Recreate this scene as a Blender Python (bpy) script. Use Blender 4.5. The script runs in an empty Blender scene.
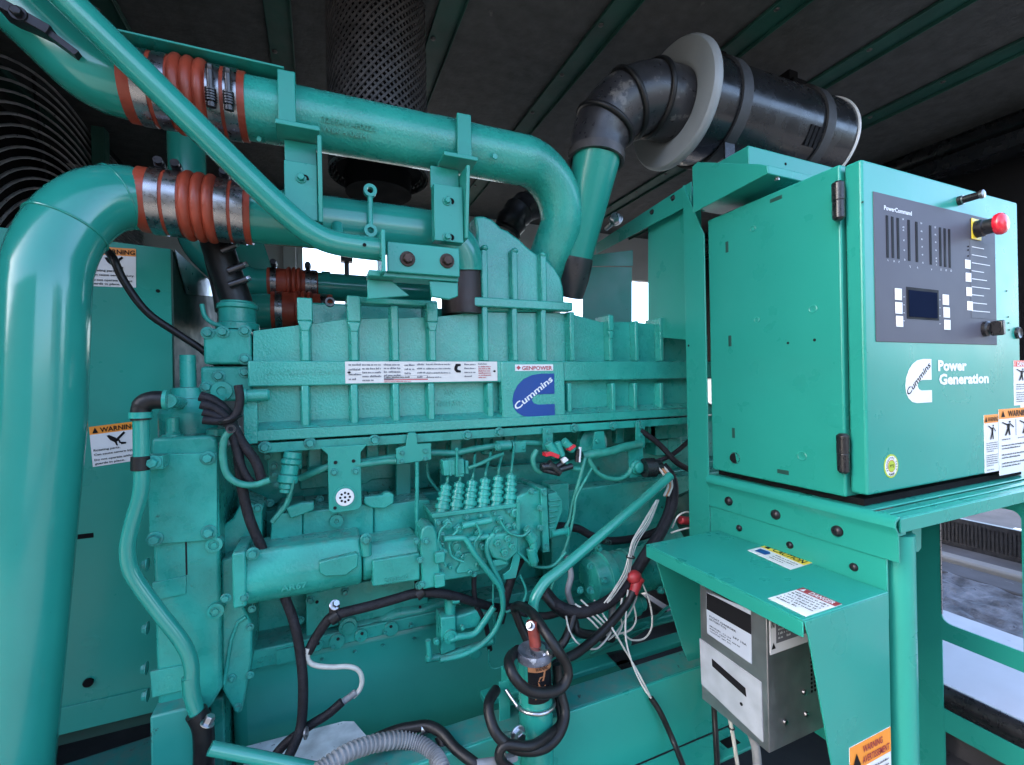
import bpy, bmesh, math, random
from mathutils import Vector as V, Matrix
random.seed(7)
scene = bpy.context.scene
COL = scene.collection
PI = math.pi
# ------------------------------------------------------------------ camera model (level, 16 mm, yawed 23 degrees off the engine's normal)
F = 456.0; CX, CY = 512.0, 382.5
YAW = math.radians(23.05); ROLL = math.radians(1.1)
FW = V((math.sin(YAW), math.cos(YAW), 0)); R0 = V((math.cos(YAW), -math.sin(YAW), 0)); UP = V((0, 0, 1))
RC = R0 * math.cos(ROLL) - UP * math.sin(ROLL); UC = UP * math.cos(ROLL) + R0 * math.sin(ROLL)
EYE = V((0, 0, 1.5))
def at(u, v, X=None, Y=None, Z=None):
    d = FW + RC * ((u - CX) / F) + UC * ((CY - v) / F)
    if X is not None: t = X / d.x
    elif Y is not None: t = Y / d.y
    else: t = (Z - 1.5) / d.z
    return EYE + d * t
cam = bpy.data.cameras.new("camera"); camo = bpy.data.objects.new("camera", cam); COL.objects.link(camo)
cam.sensor_width = 36; cam.lens = F / 1024 * 36; cam.clip_start = 0.02; cam.clip_end = 3000
mm = Matrix((RC, UC, -FW)).transposed().to_4x4(); mm.translation = EYE; camo.matrix_world = mm
scene.camera = camo

# ------------------------------------------------------------------ materials
def mat(name, col, rough=0.5, metal=0.0, var=0.12, vscale=6.0, bump=0.0, bscale=300.0, coat=0.0, spots=0.0, spotcol=(0.02, 0.02, 0.02), spscale=60.0, emit=0.0, rvar=0.08, spec=0.5, bdist=0.002, wave=0.0, dust=0.0):
    m = bpy.data.materials.new(name); m.use_nodes = True
    nt = m.node_tree; N = nt.nodes; L = nt.links
    b = N["Principled BSDF"]
    b.inputs["Metallic"].default_value = metal
    b.inputs["Coat Weight"].default_value = coat; b.inputs["Coat Roughness"].default_value = 0.12
    b.inputs["Specular IOR Level"].default_value = spec
    tc = N.new("ShaderNodeTexCoord")
    n1 = N.new("ShaderNodeTexNoise"); n1.inputs["Scale"].default_value = vscale; n1.inputs["Detail"].default_value = 6
    L.new(tc.outputs["Object"], n1.inputs["Vector"])
    mx = N.new("ShaderNodeMix"); mx.data_type = 'RGBA'
    mx.inputs[6].default_value = (*[c * (1 - var) for c in col], 1); mx.inputs[7].default_value = (*[min(1, c * (1 + var)) for c in col], 1)
    mr = N.new("ShaderNodeMapRange"); mr.inputs[1].default_value = 0.3; mr.inputs[2].default_value = 0.7
    L.new(n1.outputs["Fac"], mr.inputs[0]); L.new(mr.outputs[0], mx.inputs[0])
    out = mx.outputs[2]
    if spots > 0:
        n2 = N.new("ShaderNodeTexNoise"); n2.inputs["Scale"].default_value = spscale; n2.inputs["Detail"].default_value = 5; n2.inputs["Roughness"].default_value = 0.65
        L.new(tc.outputs["Object"], n2.inputs["Vector"])
        r2 = N.new("ShaderNodeMapRange"); r2.inputs[1].default_value = 0.72 - 0.25 * spots; r2.inputs[2].default_value = 0.76 - 0.22 * spots
        L.new(n2.outputs["Fac"], r2.inputs[0])
        m2 = N.new("ShaderNodeMix"); m2.data_type = 'RGBA'; m2.inputs[7].default_value = (*spotcol, 1)
        L.new(out, m2.inputs[6]); L.new(r2.outputs[0], m2.inputs[0]); out = m2.outputs[2]
    if dust > 0:              # grey dust lying on faces that look up
        ge = N.new("ShaderNodeNewGeometry"); sx = N.new("ShaderNodeSeparateXYZ"); L.new(ge.outputs["Normal"], sx.inputs[0])
        r6 = N.new("ShaderNodeMapRange"); r6.inputs[1].default_value = 0.45; r6.inputs[2].default_value = 0.98; L.new(sx.outputs[2], r6.inputs[0])
        n6 = N.new("ShaderNodeTexNoise"); n6.inputs["Scale"].default_value = 45; n6.inputs["Detail"].default_value = 6; n6.inputs["Roughness"].default_value = 0.7; L.new(tc.outputs["Object"], n6.inputs["Vector"])
        r7 = N.new("ShaderNodeMapRange"); r7.inputs[1].default_value = 0.38; r7.inputs[2].default_value = 0.66; r7.inputs[4].default_value = dust; L.new(n6.outputs["Fac"], r7.inputs[0])
        mu = N.new("ShaderNodeMath"); mu.operation = 'MULTIPLY'; L.new(r6.outputs[0], mu.inputs[0]); L.new(r7.outputs[0], mu.inputs[1])
        m6 = N.new("ShaderNodeMix"); m6.data_type = 'RGBA'; m6.inputs[7].default_value = (0.15, 0.155, 0.14, 1)
        L.new(out, m6.inputs[6]); L.new(mu.outputs[0], m6.inputs[0]); out = m6.outputs[2]
    L.new(out, b.inputs["Base Color"])
    n3 = N.new("ShaderNodeTexNoise"); n3.inputs["Scale"].default_value = vscale * 4; n3.inputs["Detail"].default_value = 4
    L.new(tc.outputs["Object"], n3.inputs["Vector"])
    r3 = N.new("ShaderNodeMapRange"); r3.inputs[1].default_value = 0.3; r3.inputs[2].default_value = 0.7
    r3.inputs[3].default_value = max(0.02, rough - rvar); r3.inputs[4].default_value = min(1, rough + rvar)
    L.new(n3.outputs["Fac"], r3.inputs[0]); L.new(r3.outputs[0], b.inputs["Roughness"])
    if bump > 0:
        n4 = N.new("ShaderNodeTexNoise"); n4.inputs["Scale"].default_value = bscale; n4.inputs["Detail"].default_value = 3
        L.new(tc.outputs["Object"], n4.inputs["Vector"])
        bp = N.new("ShaderNodeBump"); bp.inputs["Strength"].default_value = bump; bp.inputs["Distance"].default_value = bdist
        L.new(n4.outputs["Fac"], bp.inputs["Height"]); L.new(bp.outputs["Normal"], b.inputs["Normal"])
    if wave > 0:              # slow waviness of pressed sheet
        n5 = N.new("ShaderNodeTexNoise"); n5.inputs["Scale"].default_value = 5.0; n5.inputs["Detail"].default_value = 1.5
        L.new(tc.outputs["Object"], n5.inputs["Vector"])
        b5 = N.new("ShaderNodeBump"); b5.inputs["Strength"].default_value = wave; b5.inputs["Distance"].default_value = 0.02
        L.new(n5.outputs["Fac"], b5.inputs["Height"])
        if bump > 0: L.new(b5.outputs["Normal"], bp.inputs["Normal"])
        else: L.new(b5.outputs["Normal"], b.inputs["Normal"])
    if emit:
        b.inputs["Emission Color"].default_value = (*col, 1); b.inputs["Emission Strength"].default_value = emit
    return m
G = (0.019, 0.265, 0.208)
M = {}
M['sheet'] = mat("green_sheet_paint", G, 0.30, wave=0.07, var=0.08, vscale=3, bump=0.04, bscale=90, coat=0.12, spec=0.35, rvar=0.045, spots=0.02, spotcol=(0.02, 0.14, 0.11), spscale=170)
M['pipe'] = mat("green_pipe_paint", (0.019, 0.25, 0.196), 0.19, dust=0.25, var=0.1, vscale=5, bump=0.06, bscale=70, coat=0.45, spec=0.45, rvar=0.06, spots=0.05, spotcol=(0.006, 0.06, 0.05), spscale=110)
M['cast'] = mat("green_cast_paint", (0.022, 0.30, 0.238), 0.30, dust=0.35, var=0.14, vscale=9, bump=0.55, bscale=230, coat=0.3, rvar=0.1, spots=0.06, spotcol=(0.008, 0.06, 0.05), spscale=120)
M['cast2'] = mat("green_engine_paint", (0.020, 0.275, 0.218), 0.32, dust=0.5, var=0.26, vscale=10, bump=0.3, bscale=150, coat=0.08, spec=0.38, rvar=0.14, spots=0.17, spotcol=(0.012, 0.07, 0.056), spscale=34)
M['skid'] = mat("green_skid_paint", (0.016, 0.215, 0.18), 0.4, dust=0.5, var=0.15, vscale=5, bump=0.1, bscale=60, coat=0.15, spots=0.28, spotcol=(0.012, 0.02, 0.02), spscale=38)
M['pan'] = mat("green_pan_paint", (0.018, 0.27, 0.212), 0.36, var=0.1, vscale=4, bump=0.12, bscale=50, coat=0.2, spots=0.05, spotcol=(0.01, 0.07, 0.06), spscale=30)
M['rubber'] = mat("black_rubber", (0.009, 0.009, 0.010), 0.42, spec=0.35, var=0.3, vscale=20, bump=0.15, bscale=120)
M['elbow'] = mat("weathered_rubber", (0.026, 0.026, 0.030), 0.33, var=0.35, vscale=16, bump=0.15, bscale=60, spots=0.5, spotcol=(0.11, 0.105, 0.10), spscale=18)
M['plastic'] = mat("black_plastic", (0.012, 0.012, 0.014), 0.3, var=0.15, vscale=20)
M['canister'] = mat("black_canister", (0.009, 0.010, 0.012), 0.26, var=0.15, vscale=5, coat=0.3, spots=0.05, spotcol=(0.06, 0.06, 0.06))
M['loom'] = mat("braided_loom", (0.011, 0.010, 0.013), 0.6, spec=0.3, var=0.4, vscale=60, bump=0.8, bscale=260)
M['red'] = mat("red_silicone", (0.29, 0.045, 0.021), 0.42, var=0.3, vscale=14, bump=0.2, bscale=90, spots=0.2, spotcol=(0.09, 0.022, 0.014), spscale=40)
M['steel'] = mat("stainless_band", (0.34, 0.34, 0.35), 0.30, metal=1.0, var=0.25, vscale=30)
M['galv'] = mat("galvanised_sheet", (0.5, 0.51, 0.53), 0.34, metal=1.0, var=0.3, vscale=18, bump=0.1, bscale=90)
M['dkmetal'] = mat("dark_metal", (0.06, 0.06, 0.065), 0.35, metal=0.8, var=0.3, vscale=40)
M['mesh'] = mat("mesh_guard_metal", (0.066, 0.060, 0.060), 0.45, metal=0.3, var=0.4, vscale=30)
M['wire'] = mat("guard_wire", (0.42, 0.42, 0.43), 0.34, metal=0.8, var=0.3, vscale=20)
M['rustbolt'] = mat("rusty_bolt", (0.05, 0.028, 0.022), 0.55, metal=0.4, var=0.4, vscale=90, bump=0.3)
M['blkbolt'] = mat("black_bolt", (0.022, 0.02, 0.024), 0.35, metal=0.5, var=0.3, vscale=60)
M['grey'] = mat("grey_filter_ring", (0.25, 0.27, 0.28), 0.4, var=0.12, vscale=10, spots=0.06, spotcol=(0.08, 0.08, 0.08), spscale=40)
M['roof'] = mat("charcoal_foam", (0.042, 0.044, 0.044), 0.7, var=0.3, vscale=24, bump=0.9, bscale=70, spots=0.16, spotcol=(0.085, 0.083, 0.08), spscale=9)
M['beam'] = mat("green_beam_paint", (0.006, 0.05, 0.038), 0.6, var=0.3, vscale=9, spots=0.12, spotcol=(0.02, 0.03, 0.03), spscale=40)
M['black'] = mat("matt_black", (0.006, 0.006, 0.007), 0.8, spec=0.1)
M['white'] = mat("white_vinyl", (0.70, 0.71, 0.72), 0.4, var=0.05, vscale=20, spots=0.06, spotcol=(0.42, 0.43, 0.42), spscale=60)
M['ink'] = mat("black_ink", (0.010, 0.010, 0.012), 0.6, spec=0.1)
M['greyink'] = mat("grey_ink", (0.13, 0.13, 0.15), 0.45)
M['redink'] = mat("red_ink", (0.45, 0.045, 0.06), 0.45)
M['orange'] = mat("orange_vinyl", (0.80, 0.27, 0.03), 0.4, var=0.03)
M['copper'] = mat("orange_print", (0.42, 0.17, 0.07), 0.5, var=0.15, vscale=60)
M['yellow'] = mat("yellow_vinyl", (0.80, 0.62, 0.04), 0.4, var=0.03)
M['dred'] = mat("dark_red_vinyl", (0.30, 0.02, 0.035), 0.4)
M['blue'] = mat("blue_emblem", (0.010, 0.055, 0.25), 0.4, var=0.06, coat=0.0, spec=0.3)
M['lime'] = mat("lime_vinyl", (0.38, 0.48, 0.03), 0.4)
M['face'] = mat("slate_overlay", (0.080, 0.080, 0.100), 0.55, var=0.03, vscale=6, rvar=0.02, spec=0.25)
M['face2'] = mat("slate_overlay_light", (0.12, 0.13, 0.15), 0.6, var=0.05, spec=0.1)
M['screen'] = mat("lcd_glass", (0.008, 0.013, 0.030), 0.6, spec=0.0)
M['redbtn'] = mat("red_button", (0.60, 0.012, 0.03), 0.25, coat=0.4, var=0.05)
M['ally'] = mat("brushed_case", (0.30, 0.30, 0.31), 0.42, metal=0.85, var=0.15, vscale=30, bump=0.08, bscale=200)
M['ally2'] = mat("pale_faceplate", (0.42, 0.45, 0.50), 0.42, metal=0.2, var=0.12, vscale=30, spots=0.08, spotcol=(0.2, 0.2, 0.22))
M['wirew'] = mat("white_wire", (0.50, 0.50, 0.45), 0.45, var=0.12, vscale=60)
M['wireg'] = mat("painted_wire", (0.02, 0.22, 0.165), 0.45, var=0.2, vscale=60)
M['conduit'] = mat("grey_conduit", (0.20, 0.21, 0.22), 0.5, var=0.25, vscale=30)
M['redboot'] = mat("red_boot", (0.34, 0.025, 0.03), 0.45, var=0.2, vscale=40)
M['redcable'] = mat("old_red_sleeve", (0.22, 0.035, 0.025), 0.55, var=0.35, vscale=60)
M['floor'] = mat("dark_floor", (0.02, 0.024, 0.026), 0.7, var=0.4, vscale=6, bump=0.3, bscale=40)
M['whiteledge'] = mat("pale_lining", (0.33, 0.33, 0.38), 0.4, var=0.06, vscale=8, spots=0.16, spotcol=(0.2, 0.2, 0.26), spscale=50)
M['dirtyplate'] = mat("scuffed_plate", (0.66, 0.68, 0.70), 0.5, var=0.35, vscale=22, spots=0.35, spotcol=(0.14, 0.15, 0.16), spscale=45)
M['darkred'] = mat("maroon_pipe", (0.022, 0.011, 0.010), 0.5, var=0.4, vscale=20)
M['strap'] = mat("strap_steel", (0.035, 0.036, 0.04), 0.55, var=0.2, vscale=30)
M['bluelabel'] = mat("pale_blue_label", (0.40, 0.45, 0.53), 0.4, var=0.04)
M['addedwall'] = mat("added_dark_wall", (0.05, 0.052, 0.054), 0.85, var=0.2, vscale=1.5)
M['boltg'] = mat("painted_bolt", (0.019, 0.235, 0.197), 0.36, var=0.3, vscale=60, bump=0.2, bscale=300, spots=0.3, spotcol=(0.16, 0.16, 0.15), spscale=90, dust=0.5)
M['cream'] = mat("aged_plate", (0.62, 0.60, 0.57), 0.4, var=0.06, vscale=30, spots=0.08, spotcol=(0.4, 0.33, 0.3), spscale=70)
M['conc'] = mat("concrete", (0.15, 0.147, 0.14), 0.85, var=0.2, vscale=3, bump=0.4, bscale=40)
M['asph'] = mat("asphalt", (0.045, 0.045, 0.05), 0.85, var=0.3, vscale=5, bump=0.5, bscale=90)
M['gravel'] = mat("grey_gravel", (0.10, 0.105, 0.12), 0.9, var=0.6, vscale=14, bump=1.0, bscale=26, bdist=0.03, spots=0.3, spotcol=(0.03, 0.03, 0.04), spscale=18)
M['ground'] = mat("dark_ground", (0.085, 0.083, 0.08), 0.9, var=0.2, vscale=1.0, bump=0.4, bscale=30)
M['ringy'] = mat("corroded_top", (0.13, 0.14, 0.17), 0.5, metal=0.5, var=0.5, vscale=50, bump=0.8, bscale=120, spots=0.4, spotcol=(0.4, 0.42, 0.46), spscale=90)
M['wall'] = mat("grey_liner", (0.42, 0.42, 0.41), 0.8, var=0.12, vscale=5)

# ------------------------------------------------------------------ mesh builder
def frame(n):
    n = n.normalized()
    a = V((0, 0, 1)) if abs(n.z) < 0.9 else V((1, 0, 0))
    x = a.cross(n).normalized(); return x, n.cross(x).normalized(), n
def catmull(pts, n=6):
    pts = [V(p) for p in pts]; out = []
    for i in range(len(pts) - 1):
        p0 = pts[max(i - 1, 0)]; p1 = pts[i]; p2 = pts[i + 1]; p3 = pts[min(i + 2, len(pts) - 1)]
        for k in range(n):
            t = k / n
            out.append(0.5 * ((2 * p1) + (p2 - p0) * t + (2 * p0 - 5 * p1 + 4 * p2 - p3) * t * t + (3 * p1 - p0 - 3 * p2 + p3) * t ** 3))
    out.append(pts[-1]); return out
_glyph = {}
def text_mesh(s, bold):
    k = (s, bold)
    if k in _glyph: return _glyph[k]
    cu = bpy.data.curves.new("t", 'FONT'); cu.body = s; cu.size = 1; cu.resolution_u = 2; cu.offset = 0.02 * float(bold)
    o = bpy.data.objects.new("t", cu); COL.objects.link(o)
    dg = bpy.context.evaluated_depsgraph_get(); dg.update()
    me = bpy.data.meshes.new_from_object(o.evaluated_get(dg))
    vs = [v.co.copy() for v in me.vertices]; fs = [tuple(p.vertices) for p in me.polygons]
    bpy.data.objects.remove(o); bpy.data.curves.remove(cu); bpy.data.meshes.remove(me)
    _glyph[k] = (vs, fs); return _glyph[k]
class MB:
    def __init__(self, m='sheet'):
        self.bm = bmesh.new(); self.mats = []; self.use(m)
    def use(self, m):
        if m not in self.mats: self.mats.append(m)
        self.mi = self.mats.index(m); return self
    def face(self, vs):
        try:
            f = self.bm.faces.new(vs); f.material_index = self.mi; return f
        except ValueError: return None
    def v(self, p): return self.bm.verts.new(p)
    def box(self, p0, p1):
        x0, x1 = sorted((p0[0], p1[0])); y0, y1 = sorted((p0[1], p1[1])); z0, z1 = sorted((p0[2], p1[2]))
        return self.prism([(x0, y0, z0), (x1, y0, z0), (x1, y0, z1), (x0, y0, z1)], (0, y1 - y0, 0))
    def obox(self, c, dx, dy, dz):     # oriented box: centre and three half vectors
        c, dx, dy, dz = V(c), V(dx), V(dy), V(dz)
        return self.prism([c - dx - dz - dy, c + dx - dz - dy, c + dx + dz - dy, c - dx + dz - dy], dy * 2)
    def prism(self, pts, vec):
        vec = V(vec); a = [self.v(V(p)) for p in pts]; b = [self.v(V(p) + vec) for p in pts]; n = len(a)
        self.face(a); self.face(b[::-1])
        for i in range(n): self.face([a[i], b[i], b[(i + 1) % n], a[(i + 1) % n]])
        return self
    def quad(self, pts):
        self.face([self.v(V(p)) for p in pts]); return self
    def rings(self, rings, cap=True, closed=False):
        vs = [[self.v(p) for p in r] for r in rings]; m = len(vs); n = len(vs[0])
        for i in range(m if closed else m - 1):
            a, b = vs[i], vs[(i + 1) % m]
            for k in range(n): self.face([a[k], a[(k + 1) % n], b[(k + 1) % n], b[k]])
        if cap and not closed: self.face(vs[0][::-1]); self.face(vs[-1])
        return self
    def tube(self, path, r, seg=14, cap=True, closed=False):
        path = [V(p) for p in path]; n = len(path); rs = r if isinstance(r, (list, tuple)) else [r] * n
        T = []
        for i in range(n):
            a = path[(i - 1) % n] if closed else path[max(i - 1, 0)]; b = path[(i + 1) % n] if closed else path[min(i + 1, n - 1)]
            d = b - a; T.append(d.normalized() if d.length > 1e-9 else V((0, 0, 1)))
        x, y, _ = frame(T[0]); R = []
        for i in range(n):
            x = (x - T[i] * x.dot(T[i])).normalized(); y = T[i].cross(x)
            R.append([path[i] + (x * math.cos(2 * PI * k / seg) + y * math.sin(2 * PI * k / seg)) * rs[i] for k in range(seg)])
        return self.rings(R, cap, closed)
    def lathe(self, p, ax, prof, seg=20, cap=True, rot=0.0):
        x, y, n = frame(V(ax)); p = V(p)
        return self.rings([[p + n * h + (x * math.cos(2 * PI * k / seg + rot) + y * math.sin(2 * PI * k / seg + rot)) * max(r, 1e-5) for k in range(seg)] for h, r in prof], cap)
    def cyl(self, p, q, r, seg=18):
        p, q = V(p), V(q); return self.lathe(p, q - p, [(0, r), ((q - p).length, r)], seg)
    def bolt(self, p, ax, r, h=None, washer=True):
        h = h or r * 0.9
        if washer: self.lathe(p, ax, [(0, r * 1.45), (r * 0.22, r * 1.45), (r * 0.3, r * 1.35)], 16)
        b = r * 0.28 if washer else 0
        self.lathe(p, ax, [(b, r), (b + h * 0.8, r), (b + h, r * 0.84)], 6, rot=0.3); return self
    def ring(self, c, ax, R, r, seg=40, s2=8):
        x, y, n = frame(V(ax)); c = V(c)
        return self.tube([c + (x * math.cos(2 * PI * k / seg) + y * math.sin(2 * PI * k / seg)) * R for k in range(seg)], r, s2, closed=True)
    def sphere(self, c, r, sc=(1, 1, 1), seg=14):
        c = V(c); R = []
        for i in range(1, 8):
            t = PI * i / 8; R.append([c + V((sc[0] * math.sin(t) * math.cos(2 * PI * k / seg), sc[1] * math.sin(t) * math.sin(2 * PI * k / seg), sc[2] * math.cos(t))) * r for k in range(seg)])
        return self.rings(R)
    def text(self, s, o, ex, ey, n, w=None, h=None, bold=False, th=0.0004, align='l'):
        """letters standing on o, along unit ex, up unit ey, raised by th along n; h = cap height, w = fitted width"""
        vs, fs = text_mesh(s, bold)
        if not vs: return self
        x0 = min(v.x for v in vs); x1 = max(v.x for v in vs)
        sy = (h or 0.01) / 0.729; sx = w / (x1 - x0) if w else sy
        o, ex, ey, n = V(o), V(ex), V(ey), V(n)
        off = {'l': 0, 'c': -0.5, 'r': -1}[align] * (x1 - x0) * sx
        P = [o + ex * ((v.x - x0) * sx + off) + ey * (v.y * sy) for v in vs]
        f = [self.v(p + n * th) for p in P]
        for q in fs: self.face([f[i] for i in q])
        if th > 0.0008:                                     # real raised letters: side walls on boundary edges
            b = [self.v(p) for p in P]; cnt = {}
            for q in fs:
                for i in range(len(q)):
                    e = (q[i], q[(i + 1) % len(q)]); cnt[frozenset(e)] = cnt.get(frozenset(e), []) + [e]
            for es in cnt.values():
                if len(es) == 1:
                    i, j = es[0]; self.face([f[j], f[i], b[i], b[j]])
        return self
    def build(self, name, parent=None, bev=0.0, label=None, sharp=38, seg=2, recalc=True):
        if recalc: bmesh.ops.recalc_face_normals(self.bm, faces=self.bm.faces)
        me = bpy.data.meshes.new(name); self.bm.to_mesh(me); self.bm.free()
        for m in self.mats: me.materials.append(M[m])
        for p in me.polygons: p.use_smooth = True
        me.set_sharp_from_angle(angle=math.radians(sharp))
        o = bpy.data.objects.new(name, me); COL.objects.link(o)
        if parent is not None:
            o.parent = parent
            o.matrix_parent_inverse = Matrix.Translation(-root_loc(parent)) if parent.type == 'EMPTY' else Matrix.Identity(4)
        if bev > 0:
            md = o.modifiers.new("edge", 'BEVEL'); md.width = bev; md.segments = seg; md.limit_method = 'ANGLE'; md.angle_limit = math.radians(42); md.harden_normals = False
        if label: o["label"] = label
        return o
def root_loc(o): return o.location.copy()
def thing(name, label, cat, loc=(0, 0, 0), group=None):
    o = bpy.data.objects.new(name, None); COL.objects.link(o); o.location = loc; o.empty_display_size = 0.05
    o["label"] = label; o["category"] = cat
    if group: o["group"] = group
    return o
def tag(o, label, cat, group=None):
    o["label"] = label; o["category"] = cat
    if group: o["group"] = group
    return o
def struct(o): o["kind"] = "structure"; return o
def A(pts, **k): return [at(u, v, **k) for u, v in pts]
def bolts(parent, name, pts, ax, r, m='boltg', Y=None, X=None, h=None):
    for u, v in pts:
        b = MB(m); b.bolt(at(u, v, Y=Y, X=X), ax, r, h); b.build(name, parent)
NY = V((0, -1, 0)); NX = V((-1, 0, 0))
def sticker(name, parent, o, ex, ey, items, base='white', th=0.0006, label=None, outline=None):
    """flat printed sheet: corner o, full edge vectors ex (right) and ey (down); items in 0..1 sheet units"""
    o, ex, ey = V(o), V(ex), V(ey); n = ex.cross(ey).normalized()
    if n.dot(EYE - o) < 0: n = -n
    b = MB(base)
    ol = outline or [(0, 0), (1, 0), (1, 1), (0, 1)]
    b.prism([o + ex * x + ey * y for x, y in ol], n * th)
    k = 1; W, H = ex.length, ey.length
    for it in items:
        c = it[0]
        if c == 'r':
            _, x, y, w, h, m = it; b.use(m); k += 1; z = n * (th + 0.00012 * min(k, 6))
            b.quad([o + ex * a + ey * d + z for a, d in ((x, y), (x + w, y), (x + w, y + h), (x, y + h))])
        elif c == 'p':
            _, pts, m = it; b.use(m); z = n * (th + 0.001)
            b.quad([o + ex * a + ey * d + z for a, d in pts])
        elif c == 't':
            _, s, x, y, w, h, m = it[:7]; b.use(m); z = n * (th + 0.00105)
            b.text(s, o + ex * x + ey * y + z, ex.normalized(), -ey.normalized(), n, w=w * W if w else None, h=h * H, bold=len(it) > 7, th=0)
        elif c == 'l':            # fine print too small to read: rows of word-length strokes
            _, x, y, w, rows, pitch, hh, m = it; b.use(m); z = n * (th + 0.001)
            for i in range(rows):
                q = x; end = x + w * (1 if i < rows - 1 else 0.6)
                while q < end:
                    ww = random.uniform(0.03, 0.11) * max(w, 0.3); e = min(q + ww, end)
                    yy = y + i * pitch
                    lw = hh * H / W * 0.62; g = q
                    while g < e:                      # letter-sized strokes of uneven height
                        t_ = random.choice((0.0, 0.3, 0.3, 0.3)); l2 = lw * random.uniform(.55, .85)
                        b.quad([o + ex * a + ey * d + z for a, d in ((g, yy + hh * t_), (g + l2, yy + hh * t_), (g + l2, yy + hh), (g, yy + hh))]); g += lw
                    q = e + lw * 0.9
    return b.build(name, parent, label=label, recalc=False)
# ------------------------------------------------------------------ setting: ground, far strips, floor, enclosure
b = MB('ground'); b.quad([(-300, -300, 0.0), (300, -300, 0.0), (300, 300, 0.0), (-300, 300, 0.0)]); struct(b.build('ground'))
b = MB('gravel'); n = 26
for i in range(n):                       # lumpy gravel strip beside the unit
    for j in range(60):
        pass
gv = {}
for i in range(n + 1):
    for j in range(81):
        gv[i, j] = b.v((2.6 + i * 0.0375, -1.2 + j * 0.06, 0.30 + random.uniform(0, 0.035)))
for i in range(n):
    for j in range(80): b.face([gv[i, j], gv[i + 1, j], gv[i + 1, j + 1], gv[i, j + 1]])
struct(b.build('gravel_strip', sharp=20))
b = MB('conc'); b.box((3.60, -2, 0.0), (3.70, 6, 0.36)); struct(b.build('kerb', bev=0.015))
b = MB('asph'); b.box((3.40, -2, 0.0), (3.595, 6, 0.33)); b.box((3.705, -2, 0.0), (3.94, 6, 0.335)); struct(b.build('gutter', bev=0.01))
b = MB('asph'); b.box((3.86, -6, -0.1), (11, 12, 0.28)); struct(b.build('road'))
b = MB('white')
for x, y in ((4.35, 1.28), (4.45, 1.33), (4.9, 1.7)): b.box((x, y, 0.281), (x + 0.1, y + 0.05, 0.288))
struct(b.build('road_marking'))
b = MB('addedwall'); b.box((-12, -5, 0), (-0.35, -3.2, 3.3)); b.box((4.4, -5, 0), (7.5, -3.2, 3.3)); struct(b.build('added_reflection_wall'))  # added, never in view: blocks low sky, its gap shapes the glossy reflections
fn = thing('mesh_fence', 'low dark wire mesh fence along the roadside beyond the frame opening', 'fence', (3.95, 1.0, 0.28))
b = MB('dkmetal')
for i in range(195): b.box((3.95, -0.6 + i * 0.02, 0.36), (3.953, -0.6 + i * 0.02 + 0.012, 0.50))
for k in range(9): b.box((3.954, -0.6, 0.362 + k * 0.016), (3.957, 3.3, 0.372 + k * 0.016))
b.box((3.975, -0.6, 0.30), (3.985, 3.3, 0.51)); b.build('wire_mesh', fn)
b = MB('dkmetal'); b.box((3.94, -0.6, 0.50), (3.97, 3.3, 0.53)); b.box((3.94, -0.6, 0.335), (3.97, 3.3, 0.36)); b.build('rail', fn)
b = MB('floor'); b.box((-2.2, 0.3, 0.02), (1.56, 2.55, 0.36)); struct(b.build('floor'))

en = thing('generator_enclosure', 'dark lined steel enclosure with green ribs roofing over the engine', 'enclosure', (0, 1.4, 2.5))
xs = [-2.2, -1.30, -0.90, -0.49, -0.08, 0.34, 0.76, 1.17, 1.575, 1.98, 2.52]
for i in range(len(xs) - 1):
    b = MB('roof'); b.box((xs[i] + 0.004, 0.42, 2.50), (xs[i + 1] - 0.004, 2.62, 2.53)); b.build('roof_panel', en)
for x in xs[1:-1]:
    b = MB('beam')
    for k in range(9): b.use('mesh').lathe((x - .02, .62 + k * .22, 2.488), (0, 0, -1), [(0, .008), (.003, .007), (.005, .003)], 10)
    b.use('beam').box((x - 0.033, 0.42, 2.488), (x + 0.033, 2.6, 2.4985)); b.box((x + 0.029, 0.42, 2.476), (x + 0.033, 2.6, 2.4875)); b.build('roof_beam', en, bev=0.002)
b = MB('black'); b.box((-2.25, 0.42, 2.531), (2.6, 2.66, 2.56)); b.build('roof_deck', en)
# back wall with the open louvred bay that shows daylight
xa0 = at(303, 280, Y=2.6).x; xa1 = at(490, 280, Y=2.6).x; za0 = 1.62; za1 = 2.26
b = MB('wall')
b.box((-2.2, 2.6, 0.2), (xa0, 2.64, 2.5)); b.box((xa0, 2.6, za1), (xa1, 2.64, 2.5)); b.box((xa0, 2.6, 0.2), (xa1, 2.64, za0))
xb0 = at(560, 300, Y=2.6).x; xb1 = at(655, 300, Y=2.6).x
b.box((xa1, 2.6, 0.2), (xb0, 2.64, 2.5)); b.box((xb0, 2.6, 2.2), (xb1, 2.64, 2.5)); b.box((xb0, 2.6, 0.2), (xb1, 2.64, 1.55)); b.box((xb1, 2.6, 0.2), (2.56, 2.64, 2.5))
b.build('back_wall', en)
b = MB('wall'); b.box((xa0 - 0.09, 2.55, 0.4), (xa0 - 0.03, 2.597, 2.48)); b.build('wall_post', en, bev=0.004)
xm = at(347, 280, Y=2.6).x
b = MB('dkmetal'); b.box((xm - 0.012, 2.60, za0), (xm + 0.012, 2.63, za1)); zz = at(347, 258, Y=2.6).z; b.box((xm - 0.03, 2.59, zz - 0.02), (xm + 0.03, 2.635, zz + 0.02)); b.build('window_bar', en)
b = MB('black'); b.box((2.54, 0.6, 1.5), (2.58, 2.62, 2.49)); b.build('end_wall', en)
b = MB('canister'); b.cyl((2.47, 0.42, 2.45), (2.47, 2.59, 2.45), 0.045); b.box((2.36, 0.42, 2.33), (2.50, 2.59, 2.385)); b.build('end_beam', en)
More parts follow.
